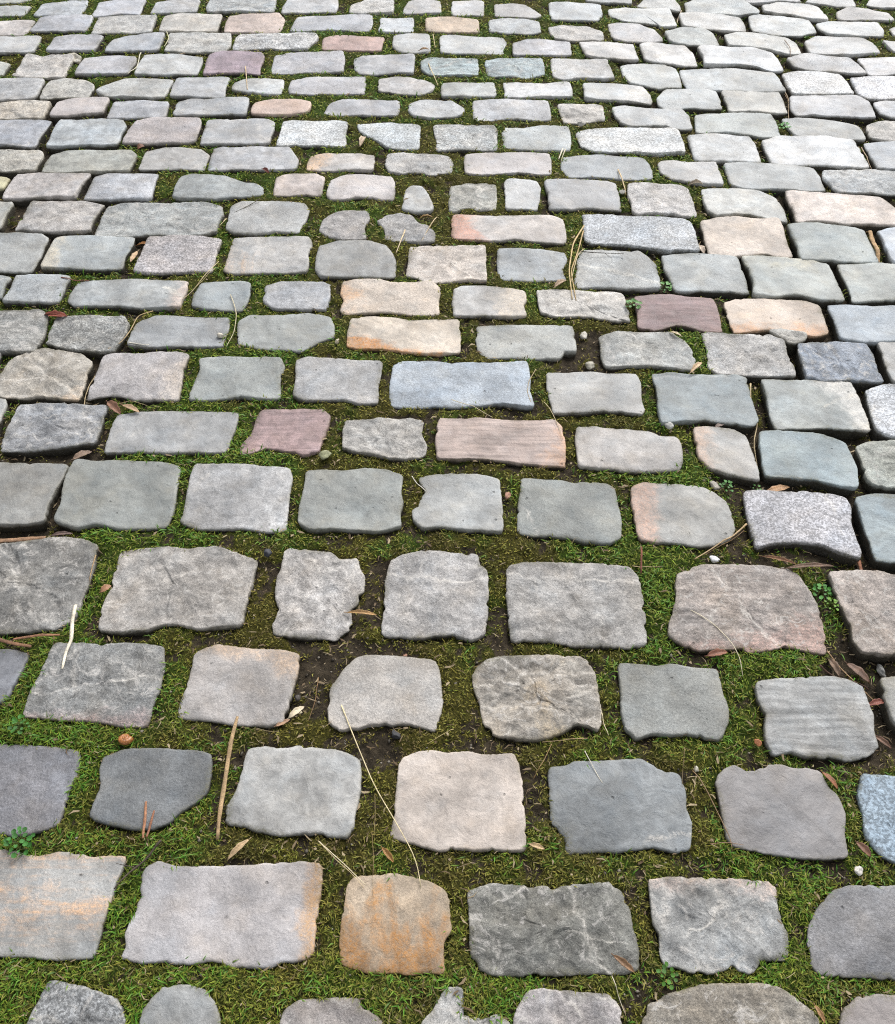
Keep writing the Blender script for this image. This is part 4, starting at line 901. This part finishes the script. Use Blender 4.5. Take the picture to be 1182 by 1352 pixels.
# ------------------------------------------------------------------ stones
def chaikin(p, t=.16):
    q = np.roll(p, -1, 0)
    return np.stack([p * (1 - t) + q * t, p * t + q * (1 - t)], 1).reshape(-1, 2)
def resample(p, n):
    c = np.vstack([p, p[:1]])
    d = np.concatenate([[0], np.cumsum(np.linalg.norm(np.diff(c, axis=0), axis=1))])
    t = np.linspace(0, d[-1], n, endpoint=False)
    return np.stack([np.interp(t, d, c[:, 0]), np.interp(t, d, c[:, 1])], 1)
def stone_mesh(poly, kind, seed, dist, fineness=1.0):
    """one hewn block: ragged outline, worn shoulder, uneven head, sides down into the bed"""
    area = poly.copy()
    per = np.linalg.norm(np.diff(np.vstack([poly, poly[:1]]), axis=0), axis=1).sum()
    step = (.0034 + .0026 * max(0, dist - .45)) / fineness * (.85 if 'r' in kind and dist < 1.3 else 1)
    n = int(np.clip(per / step, 30, 190))
    x, y = poly[:, 0], poly[:, 1]
    a2 = (x * np.roll(y, -1) - np.roll(x, -1) * y)
    cen = np.array([((x + np.roll(x, -1)) * a2).sum(), ((y + np.roll(y, -1)) * a2).sum()]) / (3 * a2.sum())
    if dist > .95:                                # far blocks are cut square: fill out their corners
        lo_, hi_ = poly.min(axis=0), poly.max(axis=0)
        uv = (poly - (lo_ + hi_) / 2) / ((hi_ - lo_) / 2)
        push = 1 + .12 * np.clip((np.abs(uv).min(axis=1) - .30) / .45, 0, 1) * min(1, (dist - .95) / .5)
        uv = np.sign(uv) * np.minimum(np.maximum(np.abs(uv), .97), np.abs(uv) * push[:, None])
        poly = uv * (hi_ - lo_) / 2 + (lo_ + hi_) / 2
    p = resample(chaikin(poly, .11 if dist < 1.2 else .06), n)
    if ((p[:, 0] - np.roll(p[:, 0], 1)) * (p[:, 1] + np.roll(p[:, 1], 1))).sum() > 0: p = p[::-1]
    rnd = random.Random(seed)
    sx, sy, sz = rnd.uniform(0, 90), rnd.uniform(0, 90), rnd.uniform(0, 90)
    rough, lined = 'r' in kind, 't' in kind
    chip = 'c' in kind
    tang = np.roll(p, -1, 0) - np.roll(p, 1, 0)
    nor = np.stack([tang[:, 1], -tang[:, 0]], 1); nor /= np.linalg.norm(nor, axis=1)[:, None] + 1e-9
    jag = np.array([noise.noise((q[0] * 28 + sx, q[1] * 28 + sy, sz)) * .0014 + noise.noise((q[0] * 110 + sx, q[1] * 110, sz)) * .0008
                    + noise.noise((q[0] * 300, q[1] * 300 + sy, sz)) * .0008 - max(0, noise.noise((q[0] * 70 + sy, q[1] * 70 + sx, sz + 5)) - .28) * .008 for q in p])
    p = p + nor * (.0014 + .0005 * min(max(dist - .5, 0), 1.0) + jag * (1.35 if rough else 1.0))[:, None]
    L = p - cen
    rad = np.linalg.norm(L, axis=1)
    rm = rad.mean()
    sh_w = rnd.uniform(.003, .0075); sh_d = rnd.uniform(.0014, .0034)
    dome = rnd.uniform(-.001, .003)
    din = [0, .0007, .0018, .0034, .0056, .0082, .0115, .0155, .020]
    st = step * 1.15
    while din[-1] + st < rm * .93: din.append(din[-1] + st)
    if dist > 1.6: din = [d for i, d in enumerate(din) if i not in (1, 3)]
    ss = [1 - d / rm for d in din] + [0.06]
    rings = [(.88, -.080, -.06), (.945, -.042, -.035), (.982, -.019, -.016), (.998, -.008, -.006)]
    verts, rim, faces, flk = [], [], [], []
    ext = np.abs(L).max(axis=0)
    flakes = []
    for q_ in range(rnd.randint(4, 6) if chip else rnd.randint(2, 3) if rough else (1 if rnd.random() < .35 else 0)):
        fa = rnd.uniform(0, 6.283); nxf, nyf = math.cos(fa), math.sin(fa)
        at_ = rnd.uniform(-.25, .75) if rough else rnd.uniform(.55, .9)
        flakes.append((nxf, nyf, at_ * (abs(nxf) * ext[0] + abs(nyf) * ext[1]), rnd.uniform(.0012, .0038) if rough else rnd.uniform(.0008, .002), rnd.uniform(.012, .05), rnd.uniform(0, 50)))
    tx, ty = rnd.uniform(-.035, .035), rnd.uniform(-.035, .035)
    for f, z, rv in rings:
        jit = rnd.uniform(0, 9)
        for q in L:
            w = 1 + noise.noise((q[0] * 30 + jit, q[1] * 30, z * 90 + sz)) * .022
            verts.append((q[0] * f * w, q[1] * f * w, z - sh_d * .5)); rim.append(rv); flk.append(0)
    for s_ in ss:
        for q, r in zip(L, rad):
            vx, vy = q[0] * s_, q[1] * s_
            d = (1 - s_) * r
            u = min(d / sh_w, 1.0)
            z = -sh_d * (1 - math.sqrt(max(0, 1 - (1 - u) ** 2)))
            z -= dome * s_ * s_ - dome * .5
            z += vx * tx + vy * ty
            a, b = vx + sx, vy + sy
            z += noise.noise((a * 13, b * 13, sz)) * .0042 + noise.noise((a * 45, b * 45, sz)) * .0011
            edge = min(1, .35 + d / .02)
            if rough:
                z += edge * (noise.fractal((a * 26, b * 26, sz), .8, 2.1, 5) * .0034)
                wob = noise.noise((a * 40, b * 40, sz + 3)) * .18
                z += edge * noise.noise((math.floor(a * 24 + wob * 3 + b * 9) * 1.7 + .3, math.floor(b * 20 + wob * 4) * 1.3 + .3, sz)) * (.0030 if chip else .0012)
                z += edge * (abs(noise.noise((a * 33, b * 33, sz + 7))) - .2) * (.006 if chip else .003)
            else:
                z += noise.fractal((a * 55, b * 55, sz), .9, 2.1, 3) * .0006
            fl_ = 0.0
            for fx, fy, fo, fdep, fback, fs in flakes:
                sd_ = vx * fx + vy * fy - fo + noise.noise((a * 30 + fs, b * 30, sz)) * .012 + noise.noise((a * 95, b * 95 + fs, sz)) * .005
                if sd_ > -.004:
                    z -= fdep * min(1, max(0, sd_ + .001) / .0026) * (max(0, 1 - sd_ / fback) if rough else 1) * edge
                    fl_ = max(fl_, math.exp(-((sd_ + .0006) / .0022) ** 2) * min(1, noise.noise((a * 22, b * 22, fs)) * 2.2 + .45))
            flk += [fl_]
            if lined:
                z += noise.noise((a * 10, b * 150, sz)) * .0011
            verts.append((vx, vy, z)); rim.append(d)
    tot = len(rings) + len(ss)
    for k in range(tot - 1):
        o0, o1 = k * n, (k + 1) * n
        for i in range(n):
            j = (i + 1) % n
            faces.append((o0 + i, o0 + j, o1 + j, o1 + i))
    o0 = (tot - 1) * n
    verts.append((0, 0, sum(v[2] for v in verts[o0:]) / n)); rim.append(rm); flk.append(0)
    for i in range(n): faces.append((o0 + i, o0 + (i + 1) % n, len(verts) - 1))
    return cen, verts, faces, rim, flk

# stone: from x, y to x, y in half sizes of the stone, width in millimetres
VEINS = {'b3': (.15, -.05, .85, -.36, 2.2), 'k7': (-.95, .4, .95, -.75, 8.0), 'q9': (.3, .6, .9, -.5, 14.0), 'j2': (.6, .3, .95, -.3, 9.0), 'h7': (.2, -.1, .9, .35, 5.0)}
def put_props(o, tint, kind, half, stain, sid=''):
    o['tint'] = tint
    o['tint2'] = lin(stain[0]) if stain else tint
    o['kind_v'] = (1.0 if 'g' in kind else 0.0, 1.0 if 'r' in kind else 0.0, 1.0 if 't' in kind else 0.0)
    vn = VEINS.get(sid)
    hx, hy = half
    o['vein_from'] = (vn[0] * hx, vn[1] * hy, 0.0) if vn else (9.0, 9.0, 0.0)
    o['vein_to'] = (vn[2] * hx, vn[3] * hy, 0.0) if vn else (9.1, 9.0, 0.0)
    o['vein_width'] = vn[4] / 1000 if vn else .001
    o['mottle'] = random.uniform(.7, 1.15) if 'r' in kind else random.uniform(.25, .85)
    o['grit'] = random.uniform(.75, 1.1) if 'r' in kind else random.uniform(.5, .8) if 'g' in kind else random.choice([random.uniform(.1, .35), random.uniform(.3, .8)])
    o['half'] = (half[0], half[1], .05)
    o['stain_scale'] = (float(stain[1]), float(stain[2]), 8.0) if stain else (8.0, 8.0, 8.0)
    o['stain_lean'] = (float(stain[3]), float(stain[4]), float(stain[5])) if stain else (0.0, 0.0, 9.0)

for i, s in enumerate(stones):
    d = s.pts[:, 1].mean()
    cen, v, f, rim, flk = stone_mesh(s.pts, s.kind, i * 7 + 1, d)
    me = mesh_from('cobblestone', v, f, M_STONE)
    a = me.attributes.new('rim', 'FLOAT', 'POINT'); a.data.foreach_set('value', np.array(rim, np.float32))
    a = me.attributes.new('flake', 'FLOAT', 'POINT'); a.data.foreach_set('value', np.clip(np.array(flk, np.float32), 0, 1))
    o = link('cobblestone', me, street, (cen[0], cen[1], random.uniform(-.0015, .0015)))
    put_props(o, s.tint, s.kind, np.ptp(s.pts, axis=0) / 2, s.stain, s.id)
    if s.id in STONE_LABELS: o['label'] = STONE_LABELS[s.id]

av, af, ar = [], [], []
for i, e in enumerate(extras):
    cen, v, f, rim, _ = stone_mesh(e, 's', 5000 + i, 3.2, .55)
    b = len(av)
    av += [(p[0] + cen[0], p[1] + cen[1], p[2]) for p in v]; af += [tuple(q + b for q in t) for t in f]; ar += rim
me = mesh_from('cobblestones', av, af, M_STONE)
a = me.attributes.new('rim', 'FLOAT', 'POINT'); a.data.foreach_set('value', np.array(ar, np.float32))
o = link('cobblestones', me, street)
put_props(o, lin('157,159,159'), 's', (1, 1), ('171,157,146', '5', '5', '0', '0', '.1'))
o['kind'] = 'stuff'; o['label'] = 'further grey setts around the nearer ones'

# ------------------------------------------------------------------ moss and grass in the joints
def scatter(total, power, reach=(0.02, 4.5), wide=2.3):
    """points in the joints, denser towards the near end"""
    yy = np.linspace(reach[0], reach[1], 400)
    half_w = np.minimum(wide, .75 + .40 * np.clip(yy, 0, 9))
    dens = half_w / (.72 + yy) ** power
    cdf = np.cumsum(dens); cdf /= cdf[-1]
    y = np.interp(rng.random(total), cdf, yy)
    x = (rng.random(total) * 2 - 1) * np.minimum(wide, .75 + .40 * np.clip(y, 0, 9))
    ok = sample(soft, x, y) < .38 + .42 * hash_noise(x, y, 45, 88)
    return x[ok], y[ok]

def blades(name, x, y, z, ang, lean, L, w, cols, mat, curl=.6, side=.0):
    n = len(x)
    dx, dy = np.cos(ang), np.sin(ang)
    px_, py_ = -dy, dx
    h1, h2 = L * .55, L
    def at(t, bend):
        r = np.sin(bend) * t; up = np.cos(bend) * t
        return r, up
    r1, u1 = at(h1, lean); r2, u2 = at(L * .45, lean + curl)
    sx = side * L * rng.normal(0, 1, n)
    base = np.stack([x, y, z], -1)
    m = base + np.stack([dx * r1, dy * r1, u1], -1)
    t = m + np.stack([dx * r2 + px_ * sx, dy * r2 + py_ * sx, u2], -1)
    wv = np.stack([px_ * w / 2, py_ * w / 2, np.zeros(n)], -1)
    V = np.stack([base - wv * .7, base + wv * .7, m + wv, m - wv, t], 1).reshape(-1, 3)
    k = np.arange(n)[:, None] * 5
    loops = np.concatenate([k + np.array([0, 1, 2, 3]), k + np.array([3, 2, 4])], 1).ravel()
    sizes = np.tile([4, 3], n)
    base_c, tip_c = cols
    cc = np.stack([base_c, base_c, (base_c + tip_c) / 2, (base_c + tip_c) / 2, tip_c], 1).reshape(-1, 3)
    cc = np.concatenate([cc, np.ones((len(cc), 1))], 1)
    me = bpy.data.meshes.new(name)
    fast_mesh(me, V, loops, sizes, mat, [('col', 'FLOAT_COLOR', cc)])
    return link(name, me)

def lerp(a, b, t): return np.asarray(a) * (1 - t[:, None]) + np.asarray(b) * t[:, None]

x, y = scatter(420000, 2.1)
c, g, d = moss_cover(x, y)
ok = rng.random(len(x)) < np.clip(c * 1.3 - .15, 0, 1)
x, y, c, g, d = x[ok], y[ok], c[ok], g[ok], d[ok]
z = soil_height(x, y, c, d) - .001
far = np.clip((y - .5) / 2.5, 0, 1)
n = len(x)
L = (.0045 + .0070 * rng.random(n) ** 1.4) * (.8 + .7 * g) * (1 + .25 * far)
w = (.0010 + .0009 * rng.random(n)) * (1 + 1.2 * far)
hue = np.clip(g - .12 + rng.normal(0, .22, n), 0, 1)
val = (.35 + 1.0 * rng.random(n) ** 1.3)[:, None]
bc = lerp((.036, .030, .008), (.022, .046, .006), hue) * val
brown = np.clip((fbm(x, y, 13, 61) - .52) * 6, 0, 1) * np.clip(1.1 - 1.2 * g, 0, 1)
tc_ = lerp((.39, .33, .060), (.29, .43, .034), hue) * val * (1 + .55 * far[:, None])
tc_ = tc_ * (1 - brown[:, None]) + np.array((.25, .185, .075)) * val * brown[:, None]
yl = rng.random(n) < .12
tc_[yl] = np.array((.50, .47, .11)) * val[yl]
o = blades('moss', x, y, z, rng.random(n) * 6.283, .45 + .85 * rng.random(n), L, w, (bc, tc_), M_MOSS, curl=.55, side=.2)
o['kind'] = 'stuff'; o['label'] = 'low olive green moss filling the joints between the setts'; o['category'] = 'moss'

x, y = scatter(240000, 2.2)
c, g, d = moss_cover(x, y)
tuft = fbm(x, y, 22, 77)
ok = rng.random(len(x)) < np.clip((g - .42) * 2.2, 0, 1) * np.clip((tuft - .36) * 4.5, 0, 1) * np.clip(c * 1.6, 0, 1)
x, y, c, g, d = x[ok], y[ok], c[ok], g[ok], d[ok]
z = soil_height(x, y, c, d) - .001
n = len(x); far = np.clip((y - .5) / 2.5, 0, 1)
L = (.009 + .012 * rng.random(n) ** 1.5) * (1 + .2 * far)
w = (.0013 + .0008 * rng.random(n)) * (1 + 1.0 * far)
val = (.6 + .75 * rng.random(n))[:, None]
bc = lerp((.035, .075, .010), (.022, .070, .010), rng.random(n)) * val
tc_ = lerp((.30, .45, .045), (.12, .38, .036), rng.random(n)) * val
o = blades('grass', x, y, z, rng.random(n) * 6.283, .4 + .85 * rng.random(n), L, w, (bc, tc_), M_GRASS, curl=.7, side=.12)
o['kind'] = 'stuff'; o['label'] = 'fresh green grass tufts growing up between the setts'; o['category'] = 'grass'

# dry plant bits and grit lying in the joints
x, y = scatter(30000, 1.8)
c, g, d = moss_cover(x, y)
ok = rng.random(len(x)) < .25 + .5 * (1 - c)
x, y, c, d = x[ok], y[ok], c[ok], d[ok]
n = len(x); z = soil_height(x, y, c, d) + .0025 + .003 * c
pick = rng.random(n)
bc = lerp((.10, .065, .035), (.36, .29, .18), pick ** 1.5)
o = blades('plant_litter', x, y, z, rng.random(n) * 6.283, 1.25 + .3 * rng.random(n), .004 + .015 * rng.random(n) ** 2, (.0007 + .0026 * rng.random(n) ** 3) * (1 + y * .35), (bc, bc * 1.15), M_LITTER, curl=.15, side=.25)
o['kind'] = 'stuff'; o['label'] = 'tiny dry plant fragments scattered through the joints'; o['category'] = 'plant litter'

x, y = scatter(26000, 1.9)
c, g, d = moss_cover(x, y)
ok = rng.random(len(x)) < 1.05 - c
x, y, c, d = x[ok], y[ok], c[ok], d[ok]
n = len(x); z = soil_height(x, y, c, d) + .0008
r = (.0008 + .0022 * rng.random(n) ** 3) * (1 + .25 * y)
octv = np.array([(1, 0, 0), (0, 1, 0), (-1, 0, 0), (0, -1, 0), (0, 0, .8), (0, 0, -.8)])
octf = np.array([(0, 1, 4), (1, 2, 4), (2, 3, 4), (3, 0, 4), (1, 0, 5), (2, 1, 5), (3, 2, 5), (0, 3, 5)])
th = rng.random(n) * 6.283
jit = 1 + rng.normal(0, .25, (n, 6, 1))
V = octv[None] * jit * r[:, None, None]
V = np.stack([V[..., 0] * np.cos(th)[:, None] - V[..., 1] * np.sin(th)[:, None], V[..., 0] * np.sin(th)[:, None] + V[..., 1] * np.cos(th)[:, None], V[..., 2]], -1)
V += np.stack([x, y, z], -1)[:, None]
lp = (octf[None] + (np.arange(n) * 6)[:, None, None]).ravel()
gc_ = lerp((.030, .024, .018), (.30, .27, .22), rng.random(n) ** 2.2)
cc = np.concatenate([np.repeat(gc_, 6, 0), np.ones((n * 6, 1))], 1)
me = bpy.data.meshes.new('grit')
fast_mesh(me, V.reshape(-1, 3), lp, np.full(n * 8, 3), M_LITTER, [('col', 'FLOAT_COLOR', cc)], smooth=False)
o = link('grit', me)
o['kind'] = 'stuff'; o['label'] = 'dark and pale grit lying in the bare earth joints'; o['category'] = 'grit'

# ------------------------------------------------------------------ loose things
def rest_height(px_, py_):
    """height of whatever carries a thing at these points"""
    px_, py_ = np.atleast_1d(px_), np.atleast_1d(py_)
    c, g, d = moss_cover(px_, py_)
    zj = soil_height(px_, py_, c, d) + .002 + c * .008
    return np.where(sample(mask, px_, py_) > .5, .0008, np.maximum(zj, -.03))

def tube(pts, rads, flat=.7, sides=6, twist=0.0):
    V, Fc = [], []
    m = len(pts)
    for i in range(m):
        t = (pts[min(i + 1, m - 1)] - pts[max(i - 1, 0)])
        t = t / (np.linalg.norm(t) + 1e-9)
        s_ = np.cross(t, (0, 0, 1)); s_ /= np.linalg.norm(s_) + 1e-9
        u = np.cross(s_, t)
        for k in range(sides):
            a = 2 * math.pi * k / sides + twist * i
            V.append(tuple(pts[i] + s_ * math.cos(a) * rads[i] + u * math.sin(a) * rads[i] * flat))
    for i in range(m - 1):
        for k in range(sides):
            k2 = (k + 1) % sides
            Fc.append((i * sides + k, i * sides + k2, (i + 1) * sides + k2, (i + 1) * sides + k))
    Fc.append(tuple(range(sides))[::-1]); Fc.append(tuple((m - 1) * sides + k for k in range(sides)))
    return V, Fc

def laid_path(P, n, rad, lift):
    """a line laid over stones and joints: it bridges the dips it is too stiff to follow"""
    d = np.concatenate([[0], np.cumsum(np.linalg.norm(np.diff(P, axis=0), axis=1))])
    t = np.linspace(0, d[-1], n)
    x, y = np.interp(t, d, P[:, 0]), np.interp(t, d, P[:, 1])
    for _ in range(3):
        x[1:-1] = (x[:-2] + 2 * x[1:-1] + x[2:]) / 4; y[1:-1] = (y[:-2] + 2 * y[1:-1] + y[2:]) / 4
    z0 = rest_height(x, y) + rad
    z = z0.copy()
    for _ in range(30):
        s_ = z.copy(); s_[1:-1] = (z[:-2] + z[2:]) / 2
        z = np.maximum(z0, s_)
    return np.stack([x, y, z + lift], -1)

rows = [r.split(';') for r in LITTER.strip().split('\n')]
NAMES = {'straw': ('dry_straw', 'straw', 'dry straws lying on the paving'), 'stick': ('stick', 'stick', 'bits of stick in the joints'),
         'splinter': ('wood_splinter', 'splinter', None), 'twig': ('twig', 'twig', 'thin dark twigs on the paving'),
         'leaf': ('dead_leaf', 'leaf', 'dead leaves in the joints'), 'pebble': ('pebble', 'pebble', 'pebbles and stone chips in the joints'),
         'snail': ('snail_shell', 'snail shell', None), 'clover': ('weed_plant', 'weed', 'small green weeds in the joints')}
weed_leaf = None
for q, (kind, pts, wid, hexc, label) in enumerate(rows):
    P = np.array([[float(v) for v in t.split(',')] for t in pts.split()]) / 1000
    wid = float(wid) / 1000
    rr = random.Random(q + 40)
    name, cat, grp = NAMES[kind]
    tint = tuple(c * .9 for c in lin(hexc))
    org = np.array([P[:, 0].mean(), P[:, 1].mean(), 0.0])
    if kind in ('straw', 'twig', 'stick', 'splinter'):
        n = 26 if len(P) > 2 else 12
        rad = wid / 2
        path = laid_path(P, n, rad, .0004 if kind == 'straw' else .0025) - org
        t = np.linspace(0, 1, n)
        if kind == 'straw': rads = rad * (1.1 - .5 * t) * (1 + .12 * np.sin(t * 40 + q)); fl, sd = .75, 6
        elif kind == 'twig': rads = rad * (1.1 - .55 * t) * (1 + .22 * np.sin(t * 23 + q) * np.sin(t * 51)); fl, sd = 1, 7
        elif kind == 'splinter': rads = rad * (1.05 - .45 * t ** 2) * (1 + .05 * np.sin(t * 17)); fl, sd = .35, 5
        else: rads = rad * (.78 + .32 * np.sin(t * 3.0 + .1)) * (1 + .07 * np.sin(t * 13 + q) + .06 * np.sin(t * 37 + 2 * q)); fl, sd = .4, 8
        v, f = tube(path, rads, fl, sd, .05 if kind != 'stick' else 0)
        if kind == 'twig' and q % 2 == 1:        # a side shoot
            k0 = int(n * .55); s0 = path[k0]; dv = path[k0 + 1] - path[k0]; dv /= np.linalg.norm(dv)
            sv = np.array([dv[1], -dv[0], .1])
            sh = np.stack([s0 + (dv * .7 + sv) * a for a in np.linspace(0, .022, 5)])
            v2, f2 = tube(sh, rad * np.linspace(.6, .2, 5), 1, 5)
            f += [tuple(i + len(v) for i in t_) for t_ in f2]; v += v2
        o = link(name, mesh_from(name, v, f, M_STRAW if kind == 'straw' else M_WOOD), None, tuple(org))
    elif kind == 'leaf':
        a, b = P[0], P[-1]
        ax = b - a; ln = np.linalg.norm(ax); ax /= ln; sd = np.array([-ax[1], ax[0]])
        nu, nv = 13, 7
        v, f = [], []
        curl, arch, tw = rr.uniform(.25, .8), rr.uniform(.05, .3), rr.uniform(-.5, .5)
        zb = float(np.max(rest_height(np.linspace(a[0], b[0], 6), np.linspace(a[1], b[1], 6)))) * .5 + float(np.mean(rest_height(np.linspace(a[0], b[0], 6), np.linspace(a[1], b[1], 6)))) * .5
        for i in range(nu):
            u = i / (nu - 1)
            hw = wid * .5 * (math.sin(math.pi * min(1, u * .93 + .05)) ** .75) * (1 + .10 * math.sin(u * 19 + q))
            for j in range(nv):
                t = j / (nv - 1) * 2 - 1
                pz = zb + .001 + abs(t) ** 1.6 * hw * curl * (1 + .5 * rr.uniform(-.3, .3)) + math.sin(math.pi * u) * ln * arch * .4 + t * tw * hw * .6 + abs(tw) * hw * .6
                pc = a + ax * ln * u + sd * t * hw * (1 - .15 * curl)
                v.append((pc[0] - org[0], pc[1] - org[1], pz))
        for i in range(nu - 1):
            for j in range(nv - 1):
                k = i * nv + j; f.append((k, k + 1, k + nv + 1, k + nv))
        o = link(name, mesh_from(name, v, f, M_LEAF), None, tuple(org))
        md = o.modifiers.new('thickness', 'SOLIDIFY'); md.thickness = .0005
        sv, sf = tube(np.array([[a[0] - ax[0] * ln * s_ - org[0], a[1] - ax[1] * ln * s_ - org[1], zb + .0015] for s_ in (.14, .07, -.05)]), np.array([.0006, .0006, .0005]) * (1 + wid * 20), 1, 5)
        st = link('leaf_stalk', mesh_from('leaf_stalk', sv, sf, M_WOOD), o); st['tint'] = tuple(c * .7 for c in tint)
    elif kind == 'pebble':
        import bmesh
        bm = bmesh.new(); bmesh.ops.create_icosphere(bm, subdivisions=3, radius=1)
        cuts = [(Vector((rr.gauss(0, 1), rr.gauss(0, 1), rr.gauss(0, 1))).normalized(), rr.uniform(.45, .85)) for _ in range(8)]
        e = (rr.uniform(.85, 1.25), rr.uniform(.75, 1.0), rr.uniform(.55, .8)); th = rr.uniform(0, 3.1)
        for v_ in bm.verts:
            c_ = v_.co.normalized()
            s_ = 1 + noise.noise(c_ * 1.6 + Vector((q, 2, 3))) * .25 + noise.noise(c_ * 4 + Vector((q, 5, 1))) * .10
            for cn, cd in cuts:
                if c_.dot(cn) > cd: c_ = c_ - cn * (c_.dot(cn) - cd)
            c_ = Vector((c_.x * e[0], c_.y * e[1], c_.z * e[2])) * s_ * wid * .85
            v_.co = Matrix.Rotation(th, 3, 'Z') @ c_
        me = bpy.data.meshes.new(name); bm.to_mesh(me); bm.free(); me.materials.append(M_PEBBLE)
        me.polygons.foreach_set('use_smooth', np.ones(len(me.polygons), bool))
        org[2] = float(rest_height(P[:, 0], P[:, 1])[0]) + wid * .12
        o = link(name, me, None, tuple(org))
    elif kind == 'snail':
        org[2] = float(rest_height(P[:, 0], P[:, 1])[0]) + wid * .35
        m = 70; pts_, rads = [], []
        for i in range(m):                       # whorls opening outwards to the mouth
            t = i / (m - 1); a_ = t * 2 * math.pi * 2.7
            R_ = wid * .62 * (.04 + .96 * t ** 1.5)
            pts_.append((math.cos(a_) * R_, math.sin(a_) * R_, wid * .55 * (1 - t ** 1.2))); rads.append(wid * (.05 + .42 * t ** 1.35))
        v, f = tube(np.array(pts_), np.array(rads), .95, 12)
        o = link(name, mesh_from(name, v, f, M_SHELL), None, tuple(org))
        o.rotation_euler = (.25, .2, 2.2)
    else:
        org[2] = float(rest_height(P[:, 0], P[:, 1])[0]) - .002
        o = link(name, None, None, tuple(org))
        if weed_leaf is None:
            v, f = [(0, 0, 0)], []
            for i in range(11):                  # a round cupped leaflet, one unit long
                a_ = 2 * math.pi * i / 11
                r_ = .5 * (1 - .12 * math.cos(a_) ** 8)
                v.append((.5 + math.cos(a_) * r_, math.sin(a_) * r_ * .85, .10 + .10 * math.sin(a_) ** 2))
            v[0] = (.5, 0, .02)
            for i in range(11): f.append((0, 1 + i, 1 + (i + 1) % 11))
            weed_leaf = mesh_from('leaflet', v, f, M_WEED)
        stem_v, stem_f = [], []
        nl = max(7, int(wid * 900))
        lsize = min(.0075, wid * .42) * (1 if org[1] < 1.2 else 1.25)
        for i in range(nl):
            a_ = i * 2.4 + rr.uniform(-.3, .3); rad = wid * .75 * math.sqrt((i + .4) / nl)
            hz = .006 + .007 * (1 - (i + .4) / nl) + rr.uniform(0, .003)
            lx, ly = math.cos(a_) * rad, math.sin(a_) * rad
            lf = link('leaflet', weed_leaf, o, (lx, ly, hz))
            s_ = lsize * rr.uniform(.7, 1.25)
            lf.scale = (s_, s_, s_); lf.rotation_euler = (rr.uniform(-.35, .35), rr.uniform(-.35, .25), a_ + rr.uniform(-.5, .5))
            val_ = rr.uniform(.6, 1.15); lf['tint'] = tuple(c * val_ * .75 for c in tint)
            v2, f2 = tube(np.array([(0, 0, -.002), (lx * .6, ly * .6, hz * .7), (lx + math.cos(a_) * s_ * .1, ly + math.sin(a_) * s_ * .1, hz)]), [.0006, .0005, .0004], 1, 4)
            stem_f += [tuple(k + len(stem_v) for k in t_) for t_ in f2]; stem_v += v2
        st = link('stem', mesh_from('stem', stem_v, stem_f, M_WEED), o); st['tint'] = (.09, .12, .03)
    o['tint'] = tint
    o['label'] = label; o['category'] = cat
    if grp: o['group'] = grp
